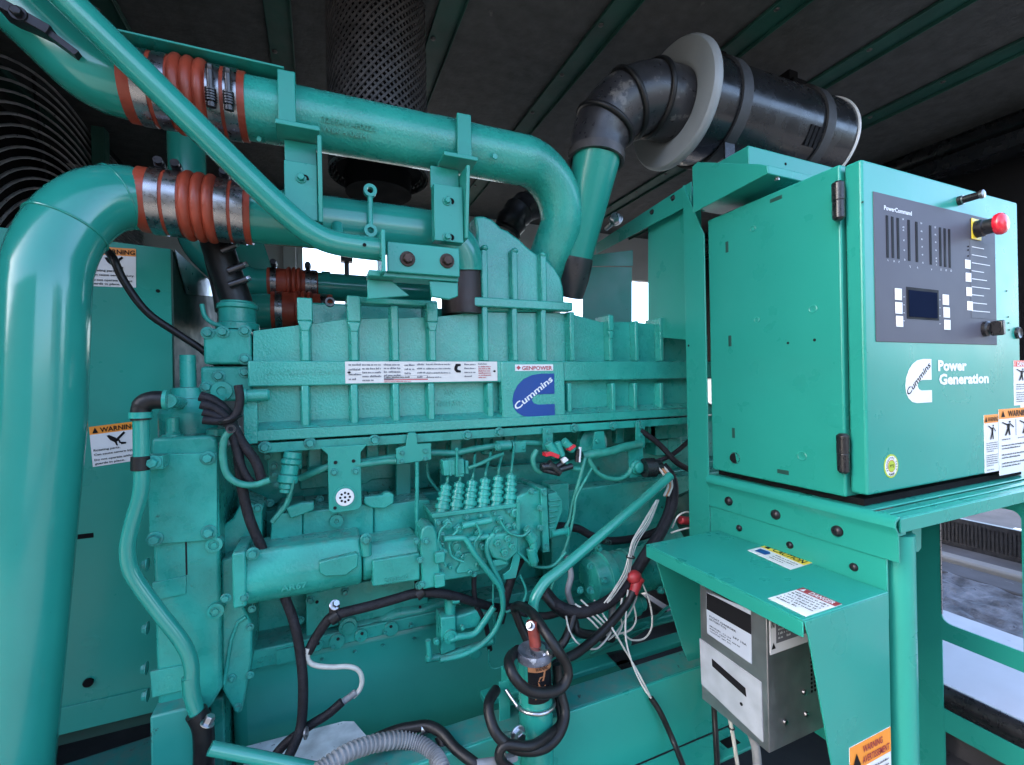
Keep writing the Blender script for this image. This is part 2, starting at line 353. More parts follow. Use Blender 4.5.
b = MB('black'); b.box((-2.24, 0.30, 0.2), (-2.2, 2.6, 2.5)); b.build('end_wall', en)

# ------------------------------------------------------------------ radiator with louvres, fan guard, shroud panel and its labels
XR = -0.75
rd = thing('radiator', 'tall radiator with black slatted core and green side panel at left end', 'radiator', (-0.9, 1.5, 0.36))
b = MB('black'); b.box((-1.02, 0.9, 0.4), (-0.90, 2.5, 2.40)); b.build('core', rd)
b = MB('wire')
for k in range(52): b.box((-0.725, 2.16, 1.75 + k * 0.0125), (-0.710, 2.54, 1.7545 + k * 0.0125))
b.build('slat_grille', rd)
b = MB('black'); b.box((-0.742, 2.158, 1.2), (-0.728, 2.56, 2.44)); b.build('grille_back', rd)
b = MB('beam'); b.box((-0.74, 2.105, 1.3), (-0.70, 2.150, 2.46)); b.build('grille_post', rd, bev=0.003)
YS = 1.24
b = MB('sheet')
tl = at(40, 226, Y=YS); tr = at(171, 249, Y=YS); ptop = tr.z; pbot = at(110, 722, Y=YS).z
b.prism([(tl.x - .12, YS, ptop + .02), (tr.x, YS, ptop), (tr.x + 0.005, YS, pbot), (tl.x - 0.12, YS, pbot)], (0, 0.004, 0))
b.box((tl.x - 0.12, YS - 0.004, pbot - 0.0), (tr.x, YS - 0.0005, pbot + 0.055))
b.build('side_panel', rd, bev=0.001)
b = MB('beam'); b.box((tl.x - 0.02, YS + 0.02, pbot - 0.035), (tr.x, YS + 0.024, pbot - 0.002)); b.build('lower_lip', rd)
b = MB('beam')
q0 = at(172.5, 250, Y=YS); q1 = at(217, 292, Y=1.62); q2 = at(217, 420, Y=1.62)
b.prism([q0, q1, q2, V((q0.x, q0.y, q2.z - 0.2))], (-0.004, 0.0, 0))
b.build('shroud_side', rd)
b = MB('galv'); g2 = at(186, 294, Y=1.32)
b.prism([q0 + V((0.003, -.002, 0.001)), q1 + V((0.003, -.002, 0.01)), q1 + V((0.003, -.002, -0.015)), g2], (0.002, 0, 0)); b.build('galvanised_flange', rd)
b = MB('black')
for (u, v, r, w) in ((158, 291, .004, 0), (88, 683, .009, 0), (85, 536, .0055, 0.014)):
    p = at(u, v, Y=YS - (0.005 if v > 600 else 0)); 
    b = MB('black'); b.box(p + V((-w, -0.0009, -r * .9)), p + V((w, 0.002, r * .9))) if w else b.cyl(p + V((0, -0.001, 0)), p + V((0, 0.003, 0)), r)
    b.build('panel_hole', rd)
def hand(x, y, s):       # a hand caught by a blade, as a few polygons
    return [('p', [(x, y), (x + .10 * s, y - .02 * s), (x + .34 * s, y + .14 * s), (x + .44 * s, y + .30 * s), (x + .30 * s, y + .36 * s), (x + .12 * s, y + .22 * s)], 'ink'),
            ('p', [(x + .26 * s, y + .26 * s), (x + .36 * s, y + .30 * s), (x + .40 * s, y + .52 * s), (x + .33 * s, y + .50 * s)], 'ink'),
            ('p', [(x + .40 * s, y + .22 * s), (x + .48 * s, y + .26 * s), (x + .54 * s, y + .44 * s), (x + .46 * s, y + .42 * s)], 'ink'),
            ('p', [(x + .34 * s, y + .20 * s), (x + .66 * s, y - .10 * s), (x + .72 * s, y - .02 * s), (x + .42 * s, y + .28 * s)], 'ink'),
            ('p', [(x + .50 * s, y + .36 * s), (x + .72 * s, y + .40 * s), (x + .70 * s, y + .48 * s), (x + .52 * s, y + .48 * s)], 'ink')]
def warn_panel(nm, tlp, trp, blp, lab):
    o = at(*tlp, Y=YS - 0.0006); ex = at(*trp, Y=YS - .0006) - o; ey = at(*blp, Y=YS - .0006) - o
    it = [('r', 0, 0, 1, .20, 'orange'), ('p', [(.12, .03), (.18, .17), (.06, .17)], 'ink'), ('t', 'WARNING', .22, .165, .76, .12, 'ink', 1)] + hand(.34, .27, .55)
    for i, s in enumerate(('Rotating parts.', 'Can cause severe injury.', 'Do not operate without', 'guards in place.')):
        it.append(('t', s, .05, (.62, .73, .86, .955)[i], (.55, .92, .88, .62)[i], .052, 'ink', 1))
    sticker(nm, rd, o, ex, ey, it, label=lab)
warn_panel('warning_label', (89, 427), (137, 421), (93, 467), 'lower warning label, fully in view beside the bent coolant pipe')
warn_panel('warning_label', (88, 246), (136, 249), (88, 286), 'upper warning label, half hidden behind the big pipe')
fg = thing('fan_guard', 'black wire fan guard of many concentric rings behind the big pipe', 'fan guard', (XR, 1.95, 0.85))
fc = V((XR, 1.95, 1.65))
b = MB('wire')
for k in range(26): b.ring(fc, (1, 0, 0), 0.13 + k * 0.027, 0.0038, 80, 8)
b.build('ring', fg, label='concentric wire rings')
b = MB('black')
for k in range(8):
    a = k * PI / 4 + 0.2; d = V((0, math.cos(a), math.sin(a))); b.tube([fc + d * 0.04 + V((-0.009, 0, 0)), fc + d * 0.80 + V((-0.009, 0, 0))], 0.005, 8)
b.build('spoke', fg)
# ------------------------------------------------------------------ exhaust with a perforated heat guard
ex = thing('exhaust_pipe', 'vertical exhaust pipe wrapped in a dark diamond mesh heat guard', 'exhaust pipe', (0.24, 1.42, 2.0))
GY = 1.235; pc = at(378, 90, Y=GY); er = 0.123; zb = at(378, 176, Y=GY).z
b = MB('black'); b.cyl((pc.x, GY, zb + 0.01), (pc.x, GY, 2.499), er - 0.016, 40); b.build('inner_pipe', ex)
b = MB('mesh'); nh = 44; H = 2.498 - zb; turns = H / (2 * PI * er) / 1.15
for s in (1, -1):
    for k in range(nh):
        pa = []; pb = []
        for i in range(29):
            t = i / 28; a = 2 * PI * k / nh + s * t * turns * 2 * PI; z = zb + t * H
            pa.append((a, z))
        for dz, out in ((0.0, 0),):
            r = er + (0.0012 if s > 0 else -0.0012)
            vs = [[b.v((pc.x + (r + o_) * math.cos(a), GY + (r + o_) * math.sin(a), z + d_)) for o_, d_ in ((0.0015, 0.0042), (0.0015, -0.0042), (-0.0015, -0.0042), (-0.0015, 0.0042))] for a, z in pa]
            for i in range(28):
                for q in range(4): b.face([vs[i][q], vs[i][(q + 1) % 4], vs[i + 1][(q + 1) % 4], vs[i + 1][q]])
b.build('mesh_guard', ex, sharp=30)
b = MB('wire'); b.lathe((pc.x, GY, zb - 0.004), (0, 0, 1), [(0, er + 0.003), (0.010, er + 0.003)], 44, cap=False); b.lathe((pc.x, GY, zb - 0.004), (0, 0, 1), [(0, er - 0.004), (0.010, er - 0.004)], 44, cap=False)
b.build('end_ring', ex)
b = MB('black'); b.cyl((pc.x, GY + .02, zb - .04), (pc.x, GY + .02, zb + .02), 0.085, 30); b.build('outlet', ex)  # added black stub that makes the dark area below the guard

# ------------------------------------------------------------------ charge air pipes with red couplings
PR = 0.0565
def coupling(par, p, q, r, straps, clampscrews=(), band='steel'):
    """red bellows sleeve from p to q with stainless straps at the given fractions"""
    p, q = V(p), V(q); L = (q - p).length; ax = (q - p).normalized()
    prof = []
    for i in range(101):
        t = i / 100; hump = 0
        if 0.37 < t < 0.67: hump = 0.0065 * abs(math.sin((t - 0.37) / 0.10 * PI)) ** 0.7
        prof.append((t * L, r + 0.0035 + hump))
    b = MB('red'); b.lathe(p, ax, [(0, r)] + prof + [(L, r)], 40, cap=False); c = b.build('coupling', par)
    bw = L * 0.056
    for t in straps:
        b = MB(band); b.lathe(p + ax * (t * L), ax, [(-bw, r + 0.003), (-bw, r + 0.0052), (bw, r + 0.0052), (bw, r + 0.003)], 40, cap=False); b.build('clamp_band', c)
    for t, ang, tilt in clampscrews:
        x, y, n = frame(ax)
        rad = V((0, math.sin(ang), math.cos(ang)))           # ang measured from straight up, towards -Y when negative
        tan = ax.cross(rad).normalized()
        o = p + ax * (t * L) + rad * (r + 0.014)
        b = MB('dkmetal'); b.cyl(o - tan * 0.028, o + tan * 0.030, 0.0055, 12)
        for k in range(5): b.cyl(o + tan * (0.002 + k * 0.0045), o + tan * (0.0048 + k * 0.0045), 0.0092, 14)
        b.bolt(o - tan * 0.036, tan, 0.0062, 0.008, False)
        b.lathe(o + tan * 0.026, tan, [(0, 0.008), (0.007, 0.008)], 10)
        b.build('clamp_screw', c)
    return c
lp = thing('charge_air_pipe', 'thick glossy green pipe bending down at far left from red coupling', 'pipe', (-0.42, 0.98, 0.4))
YL = 1.07
c0 = at(142, 200, Y=YL); c1 = at(253, 215, Y=YL)
b = MB('pipe')
YV_ = 0.98
path = [at(4, 800, Y=YV_), at(14, 700, Y=YV_), at(41, 420, Y=YV_), at(47, 355, Y=YV_)]
x0 = path[-1].x; zt = c0.z
bend = []
Rb = 0.19; RX = c0.x - x0 - .004; cx_ = x0 + RX; cz_ = zt - Rb
for k in range(1, 17):
    a = PI - k / 16 * PI / 2; bend.append(V((cx_ + RX * math.cos(a), YV_ + (YL - YV_) * (k / 16) ** 1.2, cz_ + Rb * math.sin(a))))
start_z = cz_
path[-1] = V((x0, YV_, cz_ - 0.01))
b.tube(path + bend + [c0 + V((0.02, 0, 0))], PR, 40); bp_ = b.build('bent_pipe', lp)
b = MB('pipe'); b.ring(bend[5], bend[6] - bend[4], PR + .0004, .0022, 48, 8); b.ring(bend[12], bend[13] - bend[11], PR + .0002, .0014, 48, 8); b.build('weld_seam', bp_)
coupling(lp, c0, c1, PR, (0.155, 0.30, 0.735, 0.88), ((0.155, 0.25, 0), (0.30, 0.25, 0), (0.735, 0.25, 0)))
p_end = at(440, 229, Y=YL); z_ = c0.z
b = MB('pipe'); R2 = 0.075
pth = [V((c1.x - 0.02, YL, c1.z)), V((0.30, YL, c1.z))]
xe = at(452, 240, Y=YL).x - 0.045
pth = [V((c1.x - 0.02, YL, c1.z)), V((xe - R2 * .4, YL, c1.z))]
for k in range(0, 13):
    a = PI / 2 - k / 12 * PI / 2; pth.append(V((xe + R2 * math.cos(a), YL + 0.02 * k / 12, c1.z - R2 + R2 * math.sin(a))))
b.tube(pth, PR, 36)
PT = pth[-1].copy()
b.cyl(at(338, 237, Y=1.0), at(338, 237, Y=1.0) + V((0, 0.02, 0.03)), 0.012)
b.build('horizontal_pipe', lp)
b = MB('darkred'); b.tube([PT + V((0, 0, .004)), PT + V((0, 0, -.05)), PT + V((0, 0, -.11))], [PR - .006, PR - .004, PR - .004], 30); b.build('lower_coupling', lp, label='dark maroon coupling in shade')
b = MB('cast2')
for (u, v) in ((370, 191), (370.5, 231)): 
    p = at(u, v, Y=YL - PR - 0.012); b.lathe(p, NY, [(-0.006, 0.0065), (-0.006, 0.0135), (0.006, 0.0135), (0.006, 0.0065)], 20, cap=False); b.lathe(p, NY, [(0.006, 0.0065), (-0.006, 0.0065)], 20, cap=False)
b.cyl(at(370, 197, Y=YL - PR - 0.012), at(370.4, 225, Y=YL - PR - 0.012), 0.0055)
b.build('eye_link', lp)

up_ = thing('charge_air_pipe', 'upper green pipe with cast lettering, crossing above the other pipe', 'pipe', (0.2, 1.04, 2.05))
YU = 1.03; zU = 2.052
u0 = V((at(128, 92, Y=YU).x, YU, zU)); u1 = V((at(248, 105, Y=YU).x, YU, zU))
b = MB('pipe')
b.tube(catmull([V((-0.93, 1.40, 2.30)), V((-0.80, 1.32, 2.40)), V((-0.66, 1.15, 2.42)), at(-40, -56, Y=1.05), at(42, 22, Y=1.04), at(98, 74, Y=1.03), u0 + V((0.02, 0, 0))], 8), PR + 0.001, 36); b.build('bent_pipe', up_)
coupling(up_, u0, u1, PR + 0.002, (0.15, 0.30, 0.735, 0.88), ((0.735, -1.75, 0), (0.88, -1.75, 0)))
xe = at(571, 200, Y=YU).x; R2 = 0.13
b = MB('cast')
pth = [V((u1.x - 0.02, YU, zU)), V((0.2, YU, zU)), V((xe - R2 - 0.01, YU, zU))]
for k in range(0, 17):
    a = PI / 2 - k / 16 * PI / 2; pth.append(V((xe - R2 + R2 * math.cos(a), YU + 0.05 * k / 16, zU - R2 + R2 * math.sin(a))))
pth += [pth[-1] + V((-0.015, 0.05, -0.08)), pth[-1] + V((-0.05, 0.13, -0.20))]
b.tube(pth, PR + 0.002, 36)
b.lathe(V((at(486, 168, Y=YU).x, YU - PR - 0.002, at(486, 168, Y=YU).z)), NY, [(0, 0.007), (0.003, 0.006)], 14)
b.lathe(V((at(262, 137, Y=YU).x, YU - PR + .004, at(262, 137, Y=.97).z)), (0, -0.8, -0.6), [(0, 0.004), (0.008, 0.004)], 8)
o = at(322, 143, Y=YU - PR); ex_ = (at(376, 152, Y=YU - PR) - o); n_ = V((0, -0.85, -0.5)).normalized(); upv = V((0, -0.5, 0.85)).normalized()
for s, dz in (('3215-11-F0021', 0.008), ('W66 4 0614', -0.008)):
    b.text(s, V((o.x, YU, zU)) + n_ * (PR + 0.0018) + upv * (dz - 0.004), (1, 0, 0), upv, n_, w=ex_.length * (1 if dz > 0 else 0.85), h=0.010, bold=True, th=0.0026)
b.build('cast_elbow', up_)
b = MB('cast')    # parting line welts
b.tube([V((0.26, YU - 0.015, zU + PR - 0.001)), V((0.31, YU - 0.015, zU + PR - 0.001))], 0.004, 8); b.build('cast_welt', up_)

# flat bar lying along the upper pipe
br = thing('mounting_bar', 'long thin green angle bar running above the upper pipe coupling', 'bar', (-0.2, 1.0, 2.15))
xa, xb = at(46, 20, Y=.99).x, at(284, 70, Y=.99).x
zb_ = at(200, 51, Y=.99).z
b = MB('sheet'); b.box((xa, 0.985, zb_), (xb, 1.10, zb_ + 0.004)); b.box((xa, 1.096, zb_ - .02), (xb, 1.10, zb_ - .0005)); b.build('angle_bar', br, bev=0.001)
b = MB('blkbolt'); p = at(30, 24, Y=0.975); b.obox(p, (0.03, 0, -0.014), (0, 0.02, 0), (0.003, 0, 0.007)); b.bolt(p + V((-0.005, -0.02, 0)), NY, 0.008, 0.008); b.obox(p + V((0.035, 0, -0.02)), (0.028, 0, -0.02), (0, 0.015, 0), (0.003, 0, 0.004)); b.build('clip', br, bev=0.001)

# saddle brackets that carry the upper pipe
def saddle(lab, us, vs, uf, vf, up, vp, ug, vg, boltpx):
    t = thing('pipe_bracket', lab, 'bracket', tuple(at(up[0], vp[1], Y=1.0)), group='saddle brackets holding the upper pipe')
    Yf = YU - PR - 0.012
    a = at(us[0], vs[0], Y=Yf); c = at(us[1], vs[1], Y=Yf)
    b = MB('sheet'); b.box((a.x, Yf, at(uf[0], vf[1], Y=Yf).z + .003), (c.x, Yf + 0.008, a.z)); b.box((c.x - 0.008, Yf + 0.0085, c.z), (c.x, Yf + 0.05, a.z + 0.006)); b.build('strap', t, bev=0.0018)
    f0 = at(uf[0], vf[0], Y=Yf - 0.03); f1 = at(uf[1], vf[1], Y=Yf - 0.03)
    b = MB('sheet'); b.box((f0.x, Yf - 0.03, f1.z), (f1.x, Yf + 0.03, f1.z + 0.009)); b.build('flange', t, bev=0.0015)
    p0 = at(up[0], vp[0], Y=Yf); p1 = at(up[1], vp[1], Y=Yf)
    zf = f1.z - 0.002
    b = MB('sheet'); b.box((p0.x, Yf + 0.02, p0.z), (p1.x, Yf + 0.026, zf)); b.prism([(p0.x, Yf + 0.0195, p0.z + .002), (p0.x, Yf - 0.006, p0.z + .002), (p0.x, Yf - 0.006, p1.z), (p0.x, Yf + .0195, p1.z)], (p1.x - p0.x, 0, 0)); b.build('plate', t, bev=0.0015)
    g0 = at(ug[0], vg[0], Y=Yf - 0.03); g1 = at(ug[1], vg[1], Y=Yf - 0.01)
    b = MB('sheet'); b.prism([(p1.x + 0.001, Yf - 0.034, g0.z), (p1.x + 0.001, Yf + 0.03, g0.z), (p1.x + 0.001, Yf + 0.03, g1.z), (p1.x + 0.001, Yf - 0.012, g1.z)], (0.008, 0, 0)); b.build('gusset', t, bev=0.0015)
    for u, v in boltpx:
        b = MB('sheet'); b.bolt(at(u, v, Y=Yf - 0.0065), NY, 0.0068, 0.007)
        b.use('black').cyl(at(u + 4, v + .5, Y=Yf - 0.0066), at(u + 4, v + .5, Y=Yf - 0.0072), 0.007); b.build('bolt', t)
    b = MB('galv'); b.bolt(at(uf[0] + 10, vf[0] + 10, Y=Yf + 0.019), NY, 0.0045, 0.005, False); b.build('bolt', t)
saddle('green saddle bracket on the upper pipe nearer the red couplings', (277, 296), (68, 118), (275, 320), (120, 131), (284, 318), (162, 222), (319, 326), (136, 223), ((301, 178),))
saddle('green saddle bracket on the upper pipe nearer the black elbow', (457, 472), (112, 155), (444, 478), (152, 161), (433, 463), (185, 244), (464, 480), (165, 240), ((447, 201), (447, 237)))

# ------------------------------------------------------------------ diagonal brace tube
dt = thing('brace_tube', 'slim green tube slanting down from top left to a bolted clamp', 'brace', (0.1, 0.94, 1.78))
YD = 0.93
b = MB('pipe'); b.tube(catmull(A([(-66, -136), (-20, -88), (68, 0), (170, 100), (245, 174), (285, 212), (312, 233), (338, 243.5), (384, 250)], Y=YD), 6), 0.0225, 28); 
p = at(364, 246, Y=YD - 0.0225); b.build('bent_tube', dt)
b = MB('black'); p = at(364.5, 245, Y=YD - 0.0222); b.cyl(p, p + V((0, -0.0012, 0)), 0.0035, 12); b.build('drain_hole', dt)
b = MB('sheet'); e0 = at(381, 229, Y=YD - .035); e1 = at(386, 272, Y=YD - .035); b.box((e0.x, YD - 0.035, e1.z), (e1.x, YD + 0.035, e0.z)); b.build('end_plate', dt, bev=0.0015)
f0 = at(387, 241, Y=YD - .01); f1 = at(460, 277, Y=YD - .01)
b = MB('sheet'); b.box((f0.x, YD - 0.01, f1.z), (f1.x, YD + 0.0, f0.z)); b.build('clamp_plate', dt, bev=0.002)
b = MB('sheet')
g0 = at(368, 275, Y=YD + .012); g1 = at(460, 297, Y=YD + .012)
zm = f1.z + 0.004
b.box((g0.x, YD + 0.0005, zm - 0.012), (f1.x, YD + 0.05, zm))
b.prism([(at(430, 285, Y=YD).x, YD + 0.005, zm - 0.0125), (f1.x, YD + 0.005, zm - 0.0125), (f1.x, YD + 0.005, g1.z), (f1.x - 0.02, YD + 0.005, g1.z - 0.008), (at(432, 285, Y=YD).x, YD + 0.005, g1.z - 0.004)], (0, 0.008, 0))
b.prism([(g0.x, YD + 0.03, zm - 0.0125), (g0.x + 0.05, YD + 0.03, zm - 0.0125), (g0.x + 0.085, YD + 0.03, g1.z), (g0.x, YD + 0.03, g1.z - 0.012)], (0, 0.006, 0))
b.build('channel_bracket', dt, bev=0.002)
for u, v in ((407.5, 259), (447, 261)):
    b = MB('rustbolt'); b.bolt(at(u, v, Y=YD - 0.0105), NY, 0.0105, 0.010); b.build('bolt', dt)

# ------------------------------------------------------------------ air filter, elbow and green intake pipe
YF = 0.98
af = thing('air_filter', 'large black air filter canister with grey ring flange under the roof', 'air filter', (1.3, YF, 2.2))
fcz = at(669, 105, Y=YF)
ax = V((1, 0.0, -0.0)).normalized()
# tilt the disc: its normal points back along the canister towards the elbow
o = V(fcz)
b = MB('grey'); b.lathe(o, ax, [(0.02, 0.05), (0.012, 0.09), (0.004, 0.098), (0.0, 0.106), (0.0, 0.158), (0.005, 0.1625), (0.010, 0.165), (0.020, 0.165), (0.026, 0.160), (0.034, 0.134)], 64, cap=False); b.build('end_flange', af)
b = MB('canister'); Lc = 0.60
b.lathe(o, ax, [(0.018, 0.01), (0.018, 0.138), (0.10, 0.138), (0.102, 0.136), (Lc, 0.136), (Lc, 0.02)], 64); b.build('canister', af)
b = MB('white'); b.lathe(o, ax, [(Lc - .001, 0.1365), (Lc + 0.001, 0.1405), (Lc + 0.006, 0.1405), (Lc + 0.0075, 0.134)], 64, cap=False); b.use('canister').lathe(o, ax, [(Lc + 0.004, .02), (Lc + 0.004, 0.1335)], 48); b.build('end_cap', af)
for t in (0.135, 0.47):
    b = MB('strap'); b.lathe(o + ax * t, ax, [(-0.017, 0.1365), (-0.017, 0.1435), (0.017, 0.1435), (0.017, 0.1365)], 64, cap=False); s = b.build('strap', af)
    tp = o + ax * t + V((0, -0.02, 0.145))
    b = MB('black'); b.box(tp + V((-0.03, -0.03, -0.006)), tp + V((0.03, 0.04, 0.012))); b.box(tp + V((-0.02, -0.01, 0.012)), tp + V((0.02, 0.03, 0.05))); b.build('latch', s, bev=0.003)
    b = MB('plastic'); bp = o + ax * t + V((0, -0.06, -0.135)); b.box(bp + V((-0.018, -0.02, -0.11)), bp + V((0.018, -0.014, 0.02))); b.build('bracket', s)
b = MB('ink'); pt = at(791, 152, Y=YF - 0.13)
for k in range(3): b.obox(o + ax * (0.40 + k * 0.018) + V((0, -0.1195, -0.0660)), (0.006, 0, 0), (0, -0.001, -0.0019), (0, -0.012, 0.024))
b.build('printed_mark', af)

ie = thing('intake_elbow', 'scuffed black rubber elbow joining filter and green intake pipe', 'hose', (1.0, 1.0, 2.05))
e_end = o - ax * (-0.012)
pthp = catmull([at(596, 160, Y=1.02), at(599, 140, Y=1.02), at(608, 121, Y=1.01), at(624, 106, Y=.995), o - ax * 0.075, o - ax * 0.03, e_end], 8)
b = MB('elbow'); n = len(pthp)
b.tube(pthp, [0.069 + 0.025 * min(1, i / (n * .85)) for i in range(n)], 40); b.build('rubber_elbow', ie)
def tan_at(i): return (pthp[min(i + 1, n - 1)] - pthp[max(i - 1, 0)]).normalized()
for f in (0.30, 0.53, 0.70):
    i = int(f * n); rr = 0.069 + 0.025 * min(1, i / (n * .85))
    b = MB('rubber'); b.ring(pthp[i], tan_at(i), rr + 0.001, 0.008, 48, 10); b.build('ridge', ie)
i = int(.28 * n); b = MB('mesh'); b.lathe(pthp[1], tan_at(1), [(-0.011, 0.066), (-0.011, 0.0735), (0.011, 0.0745), (0.011, 0.066)], 44, cap=False); b.build('clamp_band', ie)
x, y, nn = frame(tan_at(i)); 
ip = thing('intake_pipe', 'tapering green intake pipe dropping from the black elbow', 'pipe', (0.95, 1.05, 1.8))
b = MB('sheet'); pa = at(596, 160, Y=1.02); pb = at(575, 262, Y=1.10)
b.tube([pa + (pa - pb) * 0.05, pa, pa + (pb - pa) * 0.5, pb], [0.062, 0.062, 0.053, 0.044], 36); b.build('tapered_pipe', ip)
b = MB('elbow'); b.tube([pb + (pa - pb) * 0.05, pb + V((0, 0, 0.0)), at(573, 278, Y=1.12), at(569, 296, Y=1.14)], [0.047, 0.049, 0.045, 0.04], 32); b.build('hose_end', ip)
b = MB('galv'); p = at(616, 220, Y=1.12); b.bolt(p, V((-0.7, -0.7, 0.2)), 0.014, 0.02); b.cyl(p, p + V((-0.0, 0.05, -0.01)), 0.007); b.build('sensor', ip)
tb = MB('rubber'); tb.tube(catmull([at(505, 235, Y=1.3), at(516, 215, Y=1.3), at(530, 205, Y=1.32), at(548, 203, Y=1.34)], 6), [0.045 + 0.004 * math.sin(i * 2.1) for i in range(19)], 24)
tag(tb.build('turbo_hose'), 'black ribbed hose in the shade behind the ribbed hump', 'hose')
# ------------------------------------------------------------------ diesel engine
en_ = thing('diesel_engine', 'green painted diesel engine with ribbed aftercooler casting and small blue emblem', 'engine', (0.4, 1.4, 0.65))
YA = 1.05
def XZ(u, v, Y=YA): p = at(u, v, Y=Y); return p.x, p.z
# --- aftercooler casting
top = [(252, 330), (299, 324), (299, 323), (310, 323), (345, 318), (436, 316), (478, 311), (478, 226), (476, 214), (486, 214), (495, 218), (503, 226), (510, 229), (515, 233), (521, 237), (529, 245), (538, 252), (548, 257), (557, 266), (563, 276), (566, 287), (567, 302), (571, 304), (572, 315), (604, 321), (634, 321), (664, 324), (684, 330), (712, 334)]
zr = 1.390
xl = XZ(251, 400)[0]; xr = XZ(712, 380)[0]
b = MB('cast')
poly = [XZ(*p) for p in top]
zlb = 1.392
ptsf = [(xl, zlb)] + [(x, z) for x, z in poly] + [(xr, zlb)]
# lower body and hump are separate solids so that their bevels stay clean
def slab(pts, y0, y1): b.prism([(x, y0, z) for x, z in pts], (0, y1 - y0, 0))
low = [(xl, zlb)] + [XZ(*p) for p in top[:6]] + [XZ(478, 311), XZ(572, 312)] + [XZ(*p) for p in top[24:]] + [(xr, zlb)]
slab(low, YA + 0.018, YA + 0.36)
ac = b.build('aftercooler', en_, bev=0.004)
b = MB('cast'); hump = [XZ(479, 311)] + [XZ(*p) for p in top[7:22]] + [XZ(567, 311)]
slab(hump, YA + 0.012, YA + 0.30); b.build('hump', ac, bev=0.006)
# raised frames, ribs and band in front of the recessed panels
b = MB('cast')
zb0 = XZ(400, 384)[1]; zb1 = XZ(400, 361)[1]
b.box((xl - 0.004, YA - 0.006, zb0), (xr, YA + 0.019, zb1))
x, z = XZ(500, 372); x2 = XZ(563, 372)[0]
zpad = XZ(530, 421)[1]
b.build('name_band', ac, bev=0.003)
b = MB('cast'); b.box((x, YA - 0.010, zpad), (x2, YA + 0.019, XZ(530, 361)[1])); pad = b.build('emblem_pad', ac, bev=0.004)
b = MB('cast'); 
b.box((xl - 0.006, YA - 0.012, zlb), (xr, YA + 0.019, zlb + 0.022)); b.prism([(xl, YA + 0.019, zlb + 0.036), (xl, YA + 0.017, zlb + 0.036), (xl, YA - 0.0115, zlb + 0.0225), (xl, YA + 0.019, zlb + 0.0225)], (xr - xl, 0, 0))
b.box((xl - 0.012, YA - 0.014, zlb - 0.004), (xl + 0.012, YA + 0.05, XZ(250, 396)[1])); b.build('lower_flange', ac, bev=0.003)
def rib(u, v0, v1, wpx, head=None, dep=0.014, y=YA):
    b = MB('cast'); p0 = at(u, v0, Y=y); p1 = at(u, v1, Y=y); s = p0.y * 0.93 / F * wpx / 2 * 1.06
    h = 0.005
    b.prism([(p0.x - s, y - dep + 0.010, p0.z), (p0.x + s, y - dep + 0.010, p0.z), (p0.x + s * 1.7, y + 0.019, p0.z), (p0.x - s * 1.7, y + 0.019, p0.z)], (0, 0, p1.z - p0.z))
    if head:
        q0 = at(u, head[0], Y=y); q1 = at(u, head[1], Y=y); hs = s * head[2]
        b.box((p0.x - hs, y - dep + 0.008, q1.z), (p0.x + hs, y + 0.06, q0.z))
        b.prism([(p0.x - hs, y - dep + 0.0085, q1.z), (p0.x + hs, y - dep + 0.0085, q1.z), (p0.x + s, y - dep + 0.0085, q1.z - 0.022), (p0.x - s, y - dep + 0.0085, q1.z - 0.022)], (0, 0.02, 0))
    return b.build('rib', ac, bev=0.0025)
for u, v0, head in ((305, 316, (298, 321, 2.0)), (354, 318, (296, 322, 1.9)), (394.5, 306, None), (432, 318, (303, 322, 1.8))): rib(u, v0, 361, 6.5, head)
for u, v0 in ((484.5, 306), (514, 306), (543, 306), (571.5, 312)): rib(u, v0, 361, 6)
for u, v0, head in ((610, 322, (315, 331, 1.5)), (636, 321, None), (661, 324, (318, 332, 1.5))): rib(u, v0, 361, 5, head)
for u, v0, v1 in ((484, 250, 303), (514, 251, 302), (543, 254, 302)):
    r_ = rib(u, v0, v1, 6.5)
for u in (484.5, 514.5, 542.5):         # rounded tops of the hump's ribs
    b = MB('cast'); y0 = {484.5: 247, 514.5: 250, 542.5: 254}[u]; b.sphere(at(u, y0 + 1, Y=YA + .002), 0.0095, (1, 1, .8)); b.build('rib_tip', ac)
for u in (305, 354, 395.5, 431, 490): rib(u, 383, 426 - (u - 305) * 0.05, 6)
for u in (569, 613, 635, 661): rib(u, 383, 412, 5)
b = MB('cast'); p0 = at(471, 304, Y=YA); p1 = at(571, 306, Y=YA); b.box((p0.x, YA - 0.010, at(520, 309, Y=YA).z), (p1.x, YA + 0.02, at(520, 300, Y=YA).z)); b.build('ledge', ac, bev=0.003)
b = MB('cast'); p0 = at(348, 296, Y=YA + .01); p1 = at(437, 303, Y=YA + .01); b.box((p0.x, YA + 0.004, at(392, 304, Y=YA).z), (p1.x, YA + 0.05, at(392, 298, Y=YA).z)); b.build('top_bar', ac, bev=0.003)
b = MB('cast'); b.box((XZ(298, 310, YA + .14)[0], YA + 0.14, 1.6), (XZ(480, 310, YA + .14)[0], YA + .3, XZ(330, 303, YA + .14)[1])); b.build('rear_step', ac, bev=0.005)
b = MB('dkmetal'); p = at(330, 302, Y=YA + .02); b.lathe(p, NY, [(-0.01, 0.006), (-0.01, 0.010), (0.006, 0.010), (0.006, 0.006)], 16, cap=False); b.build('lifting_eye', ac)
b = MB('cast'); p = at(246, 396, Y=YA - .015); q = at(268, 395, Y=YA - .015); b.tube([p, q, q + V((0.004, 0, 0))], [0.0125, 0.0125, 0.009], 20); b.lathe(p + V((-0.002, 0, 0)), (1, 0, 0), [(-0.012, .008), (-0.012, 0.0155), (0.004, 0.0155)], 18); b.build('end_plug', ac)
